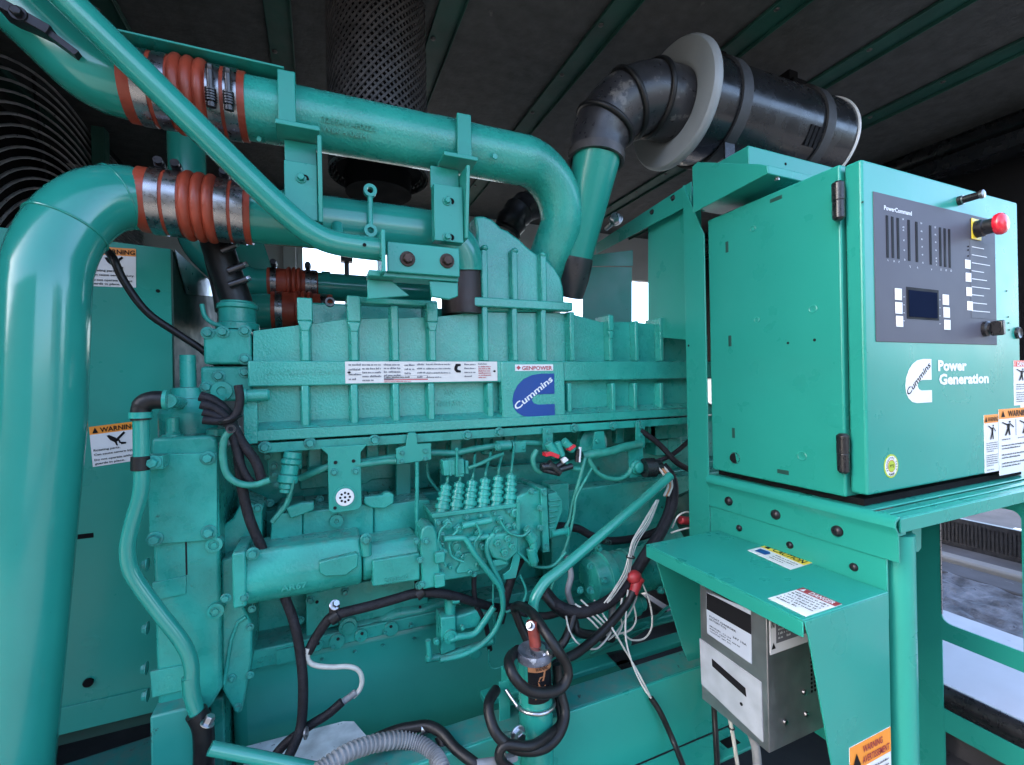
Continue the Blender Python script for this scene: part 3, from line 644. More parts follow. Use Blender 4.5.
# cast lettering low on the casting
b = MB('cast'); p = at(434, 403, Y=YA + 0.0095)
for s, v, w_ in (('3W', 395, 0.028), ('6000HWE', 406, 0.062)): b.text(s, at(450, v, Y=YA + .0178), (1, 0, 0), UP, NY, w=w_, h=0.013, bold=True, th=0.0014, align='c')
b.build('cast_lettering', ac)
b = MB('cast')
b.text('AR28018-03', at(236, 377, Y=YA - .006) + V((0.05, 0, 0.004)), (1, 0, 0), UP, NY, w=0.15, h=0.010, bold=True, th=0.0014)
b.build('cast_lettering', ac)
b = MB('cast'); b.text('2', at(331, 399, Y=YA + .0178), (1, 0, 0), UP, NY, h=0.016, th=0.0016); b.build('cast_lettering', ac)
# rating plate
o = at(345, 361.5, Y=YA - 0.0065); ex_ = at(497, 361.5, Y=YA - 0.0065) - o; ex_ = V((ex_.x, 0, 0)); ey_ = V((0, 0, -(at(420, 361.5, Y=YA).z - at(420, 382, Y=YA).z)))
it = [('l', .02, .10, .07, 4, .22, .09, 'greyink'), ('l', .10, .10, .11, 5, .18, .09, 'greyink'), ('l', .23, .10, .10, 5, .17, .09, 'greyink'), ('l', .36, .12, .06, 3, .2, .09, 'greyink'), ('l', .44, .10, .05, 4, .2, .08, 'greyink'), ('l', .50, .10, .16, 4, .21, .07, 'greyink'), ('l', .76, .10, .08, 4, .2, .08, 'greyink'),
      ('r', .23, .68, .28, .13, 'greyink'), ('r', .235, .70, .27, .09, 'cream'), ('l', .24, .72, .25, 1, .1, .05, 'ink'), ('r', .23, .84, .28, .05, 'redink'), ('l', .23, .92, .28, 1, .1, .05, 'redink'),
      ('l', .86, .22, .09, 6, .11, .07, 'redink'), ('l', .86, .08, .10, 1, .1, .08, 'greyink'),
      ('p', [(.735, .12), (.70, .12), (.69, .3), (.69, .42), (.705, .55), (.735, .55), (.735, .45), (.715, .42), (.71, .36), (.715, .25), (.735, .22)], 'ink')]
for x_ in (.022, .978): it.append(('p', [(x_ - .012, .5), (x_, .44), (x_ + .012, .5), (x_, .56)], 'ink'))
sticker('rating_plate', ac, o, ex_, ey_, it, label='long off white rating plate with fine print', base='cream')
# blue emblem and white word
def emblem(par, nm, o, ex, ey, base, word, wordmat, th, lab):
    """a letter C cut by a slanting word; outline in unit square, y down"""
    o, ex, ey = V(o), V(ex), V(ey); n = ex.cross(ey).normalized(); n = n if n.dot(EYE - o) > 0 else -n
    P = []
    P += [(1, 0), (.68, 0), (.46, .03), (.27, .12), (.12, .26), (.03, .44), (0, .60), (.02, .76), (.10, .88), (.24, .97), (.42, 1), (1, 1)]
    P += [(1, .72), (.60, .72), (.50, .69), (.45, .62), (.47, .54), (.55, .49), (.64, .48), (1, .48)]
    b = MB(base); T = lambda q: o + ex * q[0] + ey * q[1]
    half = [b.v(T(p)) for p in P]; f = [b.v(T(p) + n * th) for p in P]
    b.face(f); b.face(half[::-1]); k = len(P)
    for i in range(k): b.face([half[i], half[(i + 1) % k], f[(i + 1) % k], f[i]])
    b.use(wordmat)
    a = V((.05, .86)); c = V((.99, .15))
    d3 = (ex * (c.x - a.x) + ey * (c.y - a.y)); uu = d3.normalized(); vv = n.cross(uu).normalized()
    b.text(word, T(a) + n * (th + 0.0003) + d3 * 0.04, uu, vv, n, w=d3.length * 0.94, h=ey.length * 0.155, bold=True, th=0.0)
    return b.build(nm, par, label=lab, recalc=False)
o = at(512, 374, Y=YA - 0.0105); e2 = at(554, 373, Y=YA - .0105); e3 = at(512, 418, Y=YA - .0105)
emblem(ac, 'emblem', o, V((e2.x - o.x, 0, 0)), V((0, 0, e3.z - o.z)), 'blue', 'Cummins', 'white', 0.0008, 'blue C shaped emblem with a white word across')
o = at(515, 364.5, Y=YA - .0105); e2 = at(553, 364.5, Y=YA - .0105); e3 = at(515, 371, Y=YA - .0105)
sticker('power_label', ac, o, V((e2.x - o.x, 0, 0)), V((0, 0, e3.z - o.z)), [('t', 'GENPOWER', .17, .85, .8, .62, 'redink', 1), ('p', [(.03, .5), (.08, .15), (.14, .5), (.08, .85)], 'redink')])
# --- gasket rail with bolts and hanging brackets
b = MB('cast2'); b.box((XZ(268, 447)[0], YA - 0.008, 1.367), (xr, YA + 0.20, 1.387)); rail = b.build('gasket_rail', en_, bev=0.0015)
bolts(rail, 'bolt', [(265, 447), (310, 443), (374.5, 440), (412, 437), (467, 435), (499, 432), (574, 428), (613, 426), (639, 424)], NY, 0.0085, Y=YA - 0.008)
b = MB('sheet'); yb = YA - 0.016
w0 = XZ(328, 470, yb); w1 = XZ(361, 470, yb)
z0 = XZ(344, 512, yb)[1]; zt_ = 1.372
xa_, xb_ = w0[0], w1[0]
b.prism([(xa_ - .014, yb, zt_), (xa_, yb, zt_ - 0.016), (xa_, yb, z0 + 0.008), (xa_ + 0.008, yb, z0), (xb_ - 0.008, yb, z0 + 0.001), (xb_, yb, z0 + 0.01), (xb_, yb, zt_ - 0.016), (xb_ + 0.014, yb, zt_)], (0, 0.004, 0))
bk = b.build('connector_bracket', en_, bev=0.0012)
b = MB('white'); p = at(345, 497, Y=yb - 0.001); b.lathe(p, NY, [(-0.002, 0.0185), (0.003, 0.0185), (0.004, 0.0165), (0.003, 0.0155)], 24); b.use('ink')
for k in range(9):
    a = k * 2 * PI / 8; r_ = 0.0095 if k < 8 else 0; b.cyl(p + V((r_ * math.cos(a), -0.0028, r_ * math.sin(a))), p + V((r_ * math.cos(a), -0.0036, r_ * math.sin(a))), 0.0026, 8)
b.build('socket', bk)
b = MB('cast2'); b.lathe(p, NY, [(-0.002, 0.0195), (-0.002, 0.023), (0.0015, 0.023), (0.0015, 0.0195)], 28, cap=False); b.build('socket_rim', bk)
bolts(bk, 'bolt', [(334, 472), (355.5, 471)], NY, 0.0055, Y=yb - .0005)
b = MB('ink')
for u, v in ((335.5, 462.5), (353.5, 461)): b.cyl(at(u, v, Y=yb - .0004), at(u, v, Y=yb - .0012), 0.0038, 12)
b.cyl(at(335, 508, Y=yb - .0004), at(335, 508, Y=yb - .0012), 0.0035, 12); b.build('bolt_hole', bk)
b = MB('sheet'); p0 = XZ(396, 457, yb); p1 = XZ(431, 457, yb); zt2 = XZ(412, 446, yb)[1]; zb2 = XZ(412, 463, yb)[1]; xm_ = XZ(412, 450, yb)[0]
b.prism([(p0[0], yb - .004, zb2), (p1[0], yb - .004, zb2 + .004), (p1[0], yb - .004, zt2 + 0.004), (xm_ + 0.012, yb - .004, zt2 + 0.004), (xm_ + 0.009, yb - .004, zt2 + 0.03), (xm_ - 0.009, yb - .004, zt2 + 0.03), (xm_ - 0.014, yb - .004, zt2 + .002), (p0[0], yb - .004, zt2 - 0.002)], (0, 0.004, 0))
bk2 = b.build('cable_clamp', en_, bev=0.0012)
bolts(bk2, 'screw', [(402, 453), (425, 451), (402, 461), (425, 458.5)], NY, 0.0042, Y=yb - .0045)
for (u0, v0, u1, v1) in ((543, 428, 553, 450), (636, 423, 645, 448)):
    b = MB('sheet'); b.prism([at(u0, v0, Y=yb), at(u1, v0 - 1, Y=yb), at(u1, v1, Y=yb), at(u0, v1, Y=yb)], (0, 0.004, 0)); k_ = b.build('cable_clamp', en_, bev=0.001)
    bolts(k_, 'screw', [((u0 + u1) / 2, v0 + 4), ((u0 + u1) / 2, v0 + 12), ((u0 + u1) / 2, v1 - 3)], NY, 0.0045, Y=yb - .0005)
b = MB('cast2')          # lugs under the rail
for u, v in ((295, 452), (315, 455), (372, 448), (392, 446), (455, 443), (487, 441), (598, 436), (618, 432), (650, 432)):
    b = MB('cast2'); p = at(u, v - 6, Y=YA + .06); b.box((p.x - 0.014, YA + 0.05, p.z - 0.05), (p.x + 0.014, YA + 0.075, 1.366)); b.build('rail_lug', en_, bev=0.003)
# --- crankcase
YB = 1.17
b = MB('cast2'); xL = at(228, 540, Y=YB).x; b.box((xL, YB, 0.90), (1.45, YB + 0.5, 1.22)); b.box((xL, YB + 0.05, 1.2205), (1.45, YB + 0.4, 1.366)); blk = b.build('crankcase', en_, bev=0.004)
def bplate(pts, Y, th, m='cast2', nm='access_cover', par=None, bev=0.003):
    b = MB(m); b.prism([at(u, v, Y=Y) for u, v in pts], (0, th, 0)); return b.build(nm, par or blk, bev=bev)
bplate([(272, 520), (276, 514), (302.4, 511), (302.4, 556), (268, 560)], 1.052, 0.15)
bplate([(302.8, 512), (340, 508), (345, 505), (373.6, 505), (373.6, 550), (302.8, 556)], 1.055, 0.15)
bplate([(374, 505), (400, 503), (420, 500), (430, 500), (430, 542), (374, 550)], 1.06, 0.14)
bplate([(364, 497), (394, 494), (394, 503), (385, 509), (371, 508), (364, 504)], 1.045, 0.02)
bplate([(286, 508), (300, 503), (314, 502), (314, 510), (300, 516), (290, 519)], 1.04, 0.02)
bplate([(396, 463), (411, 463), (411, 522), (396, 524)], YB - 0.03, 0.006, 'sheet', 'long_bracket')
bolts(blk, 'bolt', [(403.5, 499), (320, 499), (270, 503), (300, 507)], NY, 0.006, Y=YB - 0.03)
b = MB('cast2')
for u, v in ((336.5, 520.5), (387, 498)): b = MB('cast2'); b.lathe(at(u, v, Y=1.053), NY, [(-.01, 0.0145), (0, 0.0145), (0.006, 0.0135), (0.0065, 0.005), (0.003, 0.004)], 20); b.build('core_plug', blk)
bplate([(300, 468), (397, 462), (397, 478), (372, 480), (366, 484), (300, 490)], YB + 0.03, 0.03, nm='side_step')
bplate([(560, 492), (690, 468), (690, 474), (560, 500)], YB - 0.012, 0.02, nm='side_step')
bplate([(440, 470), (560, 462), (690, 440), (690, 466), (560, 490), (440, 505)], YB - 0.004, 0.02, nm='side_step')
bolts(blk, 'bolt', [(268, 456), (274, 466), (274.5, 474), (277, 484), (317, 463)], NY, 0.006, Y=YA + .07)
b = MB('cast2'); p = at(274, 450, Y=YA + .075); b.box(p + V((-0.014, 0, -0.075)), p + V((0.016, 0.012, 0))); b.build('lug_plate', blk, bev=.003); b = MB('cast2'); p = at(314, 455, Y=YA + .08); b.box(p + V((-0.016, 0, -.04)), p + V((.016, .01, 0))); b.build('lug_plate', blk, bev=.003)
# threaded sensor connector
b = MB('cast2'); p = at(293, 452, Y=1.03); q = at(285, 493, Y=1.02); d_ = (q - p)
L_ = d_.length; prof = []
for t0, t1, r_ in ((0, .16, .0165), (.18, .30, .019), (.32, .55, .0165), (.57, .75, .0195), (.77, .9, .014), (.9, 1.0, .011)):
    prof += [(t0 * L_, r_ - .002), (t0 * L_ + .001, r_), (t1 * L_ - .001, r_), (t1 * L_, r_ - .002)]
b.lathe(p, d_, prof, 22); b.build('sensor_plug', blk, sharp=30)
# --- oil pan with its rail
YP = 1.10
b = MB('cast2')
b.prism([at(248, 660, Y=YP), at(452, 608, Y=YP), at(452, 622, Y=YP), at(248, 672, Y=YP)], (0, 0.08, 0))
xpl = at(250, 660, Y=YP).x; zr0 = 0.918
pan = MB('pan')
prof = [(YP + 0.012, 0.93), (YP + 0.012, 0.86), (YP + 0.016, 0.78), (YP + 0.028, 0.70), (YP + 0.05, 0.63), (YP + 0.10, 0.57), (YP + 0.2, 0.54), (YP + 0.5, 0.54), (YP + 0.5, 0.93)]
b.bm.free(); b = pan
xpl = at(229, 690, Y=YP).x
for_end = [V((xpl, y, z)) for y, z in prof]
b.prism(for_end, (1.05, 0, 0)); panobj = b.build('oil_pan', en_, bev=0.03, seg=4, sharp=30)
b = MB('cast2'); b.box((at(300, 650, Y=YP).x, YP - 0.004, 0.918), (0.9, YP + .1, 0.948)); b.box((xpl + .01, YP - 0.012, 0.912), (at(298, 650, Y=YP).x, YP + .08, 0.952)); 
b.build('pan_rail', panobj, bev=0.003)
b = MB('cast2'); p = at(283, 655, Y=YP - .012); 
b.box(p + V((-0.012, -0.004, -0.016)), p + V((0.022, 0.01, 0.014))); b.text('C1018', at(257, 664, Y=YP - .012) + V((0, 0, 0)), (1, 0, 0), UP, NY, w=0.045, h=0.012, bold=True, th=0.0015); b.build('cast_boss', panobj, bev=.002)
# curved oil gallery and bosses above the rail
b = MB('cast2'); b.tube(catmull(A([(322, 640), (345, 634), (362, 626), (380, 624), (395, 614), (420, 610), (450, 600)], Y=YP + 0.02), 6), 0.019, 18); b.build('oil_gallery', blk)
b = MB('cast2')
for u, v, r_ in ((337, 640, .017), (361, 634, .015), (391, 627.5, .017), (318, 644, .012)): b = MB('cast2'); b.lathe(at(u, v, Y=YP), NY, [(-.03, r_), (0.008, r_), (0.010, r_ - .002)], 20); b.build('boss', blk)
b = MB('ink')
for u, v in ((338, 639), (362, 633.5), (391, 626.5), (318, 643.5), (317, 602), (420, 607)): b.cyl(at(u, v, Y=YP - .0105), at(u, v, Y=YP - .0115), 0.0035, 10)
b.build('bolt_hole', blk)
b = MB('cast2'); b.lathe(at(348, 626, Y=YP), NY, [(-.03, .02), (.006, .02), (.007, .014), (.012, .013), (.012, 0.001)], 24); b.build('plug', blk)
bplate([(306, 594), (428, 568), (428, 604), (404, 612), (330, 628), (306, 640)], YP + 0.012, 0.07, nm='side_plate')
for u, v in ((322, 657), (355, 649), (383, 643), (414, 636)):
    b = MB('boltg'); b.bolt(at(u, v, Y=YP + 0.004) + V((0, 0, -0.004)), (0, 0, -1), 0.004, 0.004, False); b.build('bolt', panobj)
# --- fuel pump drive housing
YH = 0.965
b = MB('cast2')
xa_, xb_ = at(243, 570, Y=YH).x, at(421, 560, Y=YH).x
za_ = 1.136; rad = 0.052
xmid = at(372, 565, Y=YH).x
path_prof = []
def hprof(r, zt, flat): 
    pts = []
    for k in range(9):
        a = -PI / 2 - k / 8 * PI / 2; pts.append((YH + rad + r * math.cos(a) * 1.0, za_ + r * math.sin(a)))
    pts += [(YH + rad - r, za_ + 0.012), (YH + rad - r + flat, zt), (YH + 0.11, zt), (YH + 0.11, za_ - r)]
    return pts
b.prism([(xa_, y, z) for y, z in hprof(rad, 1.190, 0.02)], (at(362, 560, Y=YH).x - xa_, 0, 0))
b.prism([(at(363, 560, Y=YH).x, y, z) for y, z in hprof(rad - .006, 1.172, 0.018)], (xb_ - at(363, 560, Y=YH).x, 0, 0))
hs = b.build('pump_drive_housing', en_, bev=0.006, seg=3)
b = MB('cast2'); b.prism([at(319, 562, Y=YH - .006), at(357, 553, Y=YH - .006), at(359, 556, Y=YH - .006), at(358, 567, Y=YH - .006), at(346, 576, Y=YH - .006), at(325, 577, Y=YH - .006), at(319, 573, Y=YH - .006)], (0, 0.04, 0)); b.build('raised_pad', hs, bev=0.003)
b = MB('cast2'); b.prism([at(372.5, 561, Y=YH - .004), at(420, 553, Y=YH - .004), at(420, 580, Y=YH - .004), at(372.5, 587, Y=YH - .004)], (0, 0.05, 0)); b.build('raised_pad', hs, bev=0.003)
b = MB('cast2'); b.text('AR67', V((0, 0, 0)) + at(281, 591, Y=YH + .004), (1, 0, 0), UP, NY, w=0.045, h=0.011, bold=True, th=0.003); b.text('203540', at(384, 583, Y=YH - .004), (1, 0, 0), UP, NY, w=0.05, h=0.009, bold=True, th=0.002); b.build('cast_lettering', hs)
b = MB('cast2'); p0 = at(232, 553, Y=YH); p1 = at(246, 553, Y=YH); b.box((p0.x, YH - .004, at(236, 608, Y=YH).z), (p1.x, YH + .14, at(238, 552, Y=YH).z)); b.build('end_flange', hs, bev=.004)
bolts(hs, 'bolt', [(253, 553.5), (366, 539)], NY, 0.008, Y=YH + .0)
bolts(hs, 'bolt', [(244, 597), (226, 598)], NY, 0.006, Y=YH + .0)
b = MB('cast2'); p = at(366, 541, Y=YH + .01); b.cyl(p + V((0, 0, -.03)), p + V((0, 0, .008)), .011); b.build('boss', hs, bev=.002)
b = MB('cast2')
b.prism([at(420, 541, Y=YH - .012), at(422, 530, Y=YH - .012), at(427, 525, Y=YH - .012), at(434, 526, Y=YH - .012), at(437, 533, Y=YH - .012), at(442, 586, Y=YH - .012), at(423, 590, Y=YH - .012)], (0, 0.06, 0)); b.build('mount_flange', hs, bev=.004)
for u0, v0, v1 in ((434, 552, 562), (434, 574, 586)):
    b = MB('cast2'); p = at(u0, v0, Y=YH - .014); q = at(u0 + 7, v1, Y=YH - .014); b.box((p.x, YH - .022, q.z), (q.x + .008, YH + .0, p.z)); b.build('clamp_lug', hs, bev=.003)
bolts(hs, 'bolt', [(420, 560), (422, 584), (416, 541), (426, 541)], NY, 0.005, Y=YH - .013)
# --- injection pump
YI = 0.975
ip_ = MB('cast2')
ip_.prism([at(434, 517, Y=YI), at(519, 506, Y=YI), at(519, 560, Y=YI), at(500, 572, Y=YI), at(440, 582, Y=YI), at(436, 560, Y=YI)], (0, 0.11, 0))
pump = ip_.build('injection_pump', en_, bev=0.004)
b = MB('cast2'); b.prism([at(432, 514, Y=YI - .008), at(520, 503, Y=YI - .008), at(520, 507, Y=YI - .008), at(432, 518.5, Y=YI - .008)], (0, 0.12, 0)); b.build('top_flange', pump, bev=.0015)
for k in range(6):
    ub = 441 + k * 13.6; vb = 515.5 - k * 1.9; ut = 446.5 + k * 12.95; vt = 484 - k * 2.1
    p = at(ub, vb, Y=YI + .010); q = at(ut, vt, Y=YI + .025); d_ = q - p; L_ = d_.length
    SC = 1.14; prof = [(0, .0145), (.10 * L_, .0145), (.11 * L_, .0115), (.2 * L_, .0115), (.21 * L_, .0150), (.34 * L_, .0150), (.35 * L_, .0115), (.44 * L_, .0115), (.45 * L_, .0140), (.54 * L_, .0140), (.55 * L_, .0105), (.62 * L_, .0105), (.63 * L_, .013), (.72 * L_, .013), (.73 * L_, .0095), (.82 * L_, .0095), (.83 * L_, .0112), (.95 * L_, .0112), (.98 * L_, .006), (1.0 * L_, .006)]
    b = MB('cast2'); b.lathe(p, d_, [(h_, r_ * SC) for h_, r_ in prof], 18); pl_ = b.build('plunger', pump, sharp=30)
    # rising injector line
    tips = [(446, 462), (461, 462), (475, 455), (491, 452), (503, 450), (515, 440)][k]
    b = MB('wireg'); b.tube(catmull([q, q + (q - p) * .25, at(*tips, Y=1.06), at(tips[0] + 1, tips[1] - 18, Y=1.12)], 6), 0.0033, 10); b.build('fuel_line', pl_)
rnd = random.Random(3)
b = MB('cast2')          # rows of plugs on the pump's face
for u, v, r_ in ((447, 524, .0125), (458, 529, .0125), (441, 536, .010), (473, 524, .006), (486, 521, .006), (500, 520, .010), (497, 531, .011), (508, 527, .009), (514, 512, .013), (515, 526, .010), (440, 545, .011), (456, 546, .0115), (457, 553, .011), (443, 553, .008), (478, 533, .010), (482, 546, .009), (462, 556, .007), (476, 564, .006), (497, 545, .013), (511, 546, .013), (450, 566, .006), (469, 571, .006)):
    b = MB('cast2'); p = at(u, v, Y=YI - .001); b.lathe(p, NY, [(-.004, r_), (.004, r_), (.0045, r_ * .8), (.009, r_ * .78), (.010, r_ * .6), (.0102, r_ * .45), (.007, r_ * .42)], 6 if rnd.random() < .4 else 16, rot=rnd.random()); b.build('plug', pump, sharp=30)
for pts, r_ in (([(462, 526), (476, 523), (491, 520)], .0075), ([(468, 540), (478, 538), (488, 536)], .0065), ([(437, 538), (440, 548), (446, 552)], .006)):
    b = MB('cast2'); b.tube(catmull(A(pts, Y=YI - .012), 4), r_, 14); b.build('fuel_rail', pump)
b = MB('cast2'); b.prism([at(456, 571, Y=YI - .006), at(466, 553, Y=YI - .006), at(472, 553, Y=YI - .006), at(480, 566, Y=YI - .006), at(480, 571, Y=YI - .006), at(457, 574, Y=YI - .006)], (0, .03, 0)); b.build('lever_cover', pump, bev=.002)
b = MB('cast2'); b.prism([at(489, 536, Y=YI - .02), at(519, 530, Y=YI - .02), at(519, 552, Y=YI - .02), at(507, 563, Y=YI - .02), at(493, 558, Y=YI - .02), at(488, 548, Y=YI - .02)], (0, .03, 0)); b.build('feed_pump', pump, bev=.005)
for u, v in ((497, 543), (512, 546), (504, 552), (507, 538)):
    b = MB('cast2'); b.lathe(at(u, v, Y=YI - .021), NY, [(0, .0085), (.006, .0085), (.0065, .0055), (.004, .005)], 6); b.build('plug', pump)
b = MB('sheet'); b.prism([at(517, 503, Y=YI - .012), at(520, 500, Y=YI - .012), at(520, 560, Y=YI - .012), at(516, 578, Y=YI - .012), at(504, 580, Y=YI - .012), at(503, 575, Y=YI - .012), at(510, 570, Y=YI - .012), at(516, 545, Y=YI - .012)], (0, .004, 0)); b.prism([at(492, 561, Y=YI - .016), at(506, 558, Y=YI - .016), at(508, 564, Y=YI - .016), at(492, 567, Y=YI - .016)], (0, .03, 0)); b.build('support_bracket', pump, bev=.001)
# governor: box, bolted flange, finned tapering cover
b = MB('cast2'); b.prism([at(517, 497, Y=YI), at(530, 491, Y=YI), at(541, 491, Y=YI), at(542, 545, Y=YI), at(536, 556, Y=YI), at(518, 560, Y=YI)], (0, .12, 0)); gv_ = b.build('governor', pump, bev=.004)
b = MB('cast2'); b.prism([at(541, 489, Y=YI - .01), at(547, 488, Y=YI - .01), at(550, 552, Y=YI - .01), at(543, 553, Y=YI - .01)], (0, .14, 0)); b.build('flange', gv_, bev=.002)
b = MB('cast2')
b.prism([at(548, 494, Y=YI), at(557, 492, Y=YI), at(563, 501, Y=YI), at(563, 510, Y=YI), at(555, 532, Y=YI), at(550, 540, Y=YI)], (0, .11, 0))
for k in range(6):
    v0 = 500 + k * 5.5; b.prism([at(549, v0, Y=YI - .004), at(561 - k * 1.2, v0 - 1.2, Y=YI - .004), at(561 - k * 1.2, v0 + .8, Y=YI - .004), at(549, v0 + 2, Y=YI - .004)], (0, .01, 0))
b.build('end_cover', gv_, bev=.002)
bolts(gv_, 'bolt', [(531, 491.5), (540, 508), (540, 528), (546, 547), (544, 493)], NY, .0055, Y=YI - .011)
b = MB('cast2')
for (p_, q_, r_) in (((527, 532), (533, 540), .013), ((533, 540), (534, 552), .010), ((531, 548), (534, 562), .012), ((534, 558), (534, 565), .0085), ((526, 528), (530, 533), .009)):
    b = MB('cast2'); b.cyl(at(*p_, Y=YI - .015), at(*q_, Y=YI - .015), r_, 16); b.build('shutoff_solenoid', gv_, bev=.0015)
b = MB('cast2'); p = at(551, 534, Y=YI); q = at(566, 531, Y=YI + .01); b.cyl(p, q, .0085, 14); b.bolt(q, q - p, .009, .01); b.build('return_union', gv_)
# fuel pipes falling away from the pump
for pts, r_, yy in (([(444, 539), (460, 538), (466, 540), (476, 556), (490, 574), (500, 588), (503, 602), (502, 614), (494, 632), (480, 646), (462, 655), (440, 660)], .0062, .95), ([(494, 534), (488, 541), (487, 552), (492, 566), (499, 580), (503, 592)], .0058, .96), ([(494, 607), (484, 622), (474, 634), (458, 637), (450, 640)], .0075, .98), ([(494, 560), (493, 600), (495, 640), (492, 644)], .0022, 1.0), ([(489, 650), (489, 664), (494, 669), (508, 665)], .002, .98)):
    b = MB('cast2'); b.tube(catmull(A(pts, Y=yy), 6), r_, 14); b.build('fuel_pipe', pump)
# tall thin pipe left of the pump
b = MB('cast2'); b.tube(catmull(A([(417, 462), (417, 490), (417, 520), (419, 535), (421, 540)], Y=1.02), 5), .0045, 12); b.tube(catmull(A([(427, 462), (428, 475), (433, 484), (440, 492)], Y=1.1), 5), .004, 10); b.build('breather_line', pump)
# fuel lift valve low on the engine
YV = 0.985
b = MB('cast2'); b.prism([at(441, 618, Y=YV), at(456, 616, Y=YV), at(456, 650, Y=YV), at(441, 656, Y=YV)], (0, .05, 0)); fv = b.build('fuel_valve', en_, bev=.003)
b = MB('cast2'); b.cyl(at(450, 618, Y=YV + .02), at(450, 598, Y=YV + .02), .0125); b.cyl(at(450, 604, Y=YV + .02), at(449, 596, Y=YV + .02), .0085); b.cyl(at(452, 601, Y=YV), at(459, 600, Y=YV), .007); b.build('stem', fv, bev=.001)
b = MB('cast2'); b.prism([at(456, 617, Y=YV + .01), at(478, 610, Y=YV + .01), at(482, 618, Y=YV + .01), at(478, 628, Y=YV + .01), at(456, 632, Y=YV + .01)], (0, .06, 0)); b.build('valve_body', fv, bev=.004)
for u, v, r_ in ((450, 636, .015), (475, 652, .014), (462, 627, .005), (436, 641, .006), (428, 658, .005)):
    b = MB('cast2'); b.lathe(at(u, v, Y=YV - .001), NY, [(-.004, r_), (.007, r_), (.0075, r_ * .6), (.010, r_ * .55), (.010, .001)], 18); b.build('plug', fv)
b = MB('cast2'); b.tube(A([(428, 640), (430, 658)], Y=YV), .006); b.tube(A([(426, 659), (440, 657), (470, 648), (492, 641)], Y=YV + .01), .008); b.build('linkage', fv)
# --- gear case at the front
YG = 1.0
gx0 = at(147, 500, Y=YG).x; gx1 = at(218, 500, Y=YG).x
ztop = at(180, 437, Y=YG).z; zbot = at(190, 722, Y=YG).z
b = MB('cast2'); b.prism([(gx0 + .008, YG + .004, zbot + .03), (gx0 + .02, YG + .004, zbot), (gx1 - .02, YG + .004, zbot + .012), (gx1, YG + .004, zbot + .045), (gx1, YG + .004, ztop - .01), (gx1 - .01, YG + .004, ztop), (gx0 + .006, YG + .004, ztop), (gx0 + .004, YG + .004, ztop - .02)], (0, .30, 0)); gc = b.build('gear_case', en_, bev=.006, seg=3)
b = MB('cast2'); b.prism([at(147.5, 454, Y=YG - .004), at(217, 453, Y=YG - .004), at(217, 540, Y=YG - .004), at(149, 545, Y=YG - .004)], (0, .008, 0)); cvr = b.build('cover_plate', gc, bev=.0015)
bolts(cvr, 'bolt', [(153, 462.5), (208, 458), (155, 539), (209, 532)], NY, .009, Y=YG - .0045)
b = MB('cast2')
for u, v in ((214.5, 544), (216, 610)): b = MB('cast2'); b.lathe(at(u, v, Y=YG + .003), NY, [(-.01, .014), (.006, .014), (.007, .009), (.004, .0085), (.004, .005), (.007, .0045)], 20); b.build('cap_screw', gc)
b = MB('cast2'); b.prism([at(152, 583, Y=YG + .001), at(186, 576, Y=YG + .001), at(186, 594, Y=YG + .001), at(154, 601, Y=YG + .001)], (0, .006, 0)); b.build('small_plate', gc, bev=.001)
b = MB('ink'); b.box(at(185.2, 455, Y=YG + .0036), at(185.8, 575, Y=YG + .0042)); b.build('parting_seam', gc)
for (u, v) in ((148, 564), (148, 628), (147, 668), (148, 695), (158, 683)):
    b = MB('boltg'); b.bolt(at(u, v, Y=YG + .01), NX if u < 150 else NY, .0075); b.build('bolt', gc)
b = MB('cast2'); b.prism([at(150, 672, Y=YG), at(186, 665, Y=YG), at(186, 690, Y=YG), at(152, 698, Y=YG)], (0, .006, 0)); b.build('small_plate', gc, bev=.001)
# slanted webs and lower skirt on the engine side of the case
b = MB('cast2'); b.prism([at(221, 560, Y=YG + .02), at(236, 556, Y=YG + .02), at(240, 600, Y=YG + .02), at(252, 625, Y=YG + .02), at(252, 660, Y=YG + .02), at(242, 712, Y=YG + .02), at(236, 715, Y=YG + .02), at(222, 690, Y=YG + .02)], (0, .12, 0)); b.build('side_web', gc, bev=.004)
b = MB('cast2'); b.prism([at(218, 530, Y=YG + .06), at(233, 518, Y=YG + .06), at(242, 500, Y=YG + .06), at(262, 508, Y=YG + .06), at(262, 560, Y=YG + .06), at(218, 570, Y=YG + .06)], (0, .10, 0)); b.build('side_web', gc, bev=.004)
b = MB('cast2'); b.box(at(210, 700, Y=1.07), at(226, 790, Y=1.07) + V((0, .12, 0))); b.build('foot', gc, bev=.004)
b = MB('cast2'); b.tube(A([(224, 684), (231, 640), (238, 622), (246, 617)], Y=YG + .018), .0035); b.build('dipstick_tube', gc)
bolts(gc, 'bolt', [(252, 609), (250, 627), (232, 678), (238, 707), (250, 675)], NY, .005, Y=YG + .018)
b = MB('cast2'); zt3 = ztop
p = at(178, 436, Y=YG + .05); 
b.lathe(V((at(189, 420, Y=YG + .1).x, YG + .1, zt3 - .005)), UP, [(0, .050), (.045, .050), (.047, .048), (.072, .038), (.074, .030), (.094, .028), (.096, .014), (.16, .014)], 36); b.build('thermostat_neck', gc)
b = MB('cast2'); p = at(173, 437, Y=YG + .03); b.cyl(V((p.x, p.y, zt3 - .003)), V((p.x, p.y, zt3 + .034)), .0105); b.bolt(V((p.x, p.y, zt3 + .0)), UP, .012, .006); b.build('plug', gc)
b = MB('cast2'); p = at(216, 434, Y=YG + .04); b.lathe(V((p.x, p.y, zt3 - .004)), UP, [(0, .017), (.012, .017), (.014, .012)], 18); b.build('boss', gc)
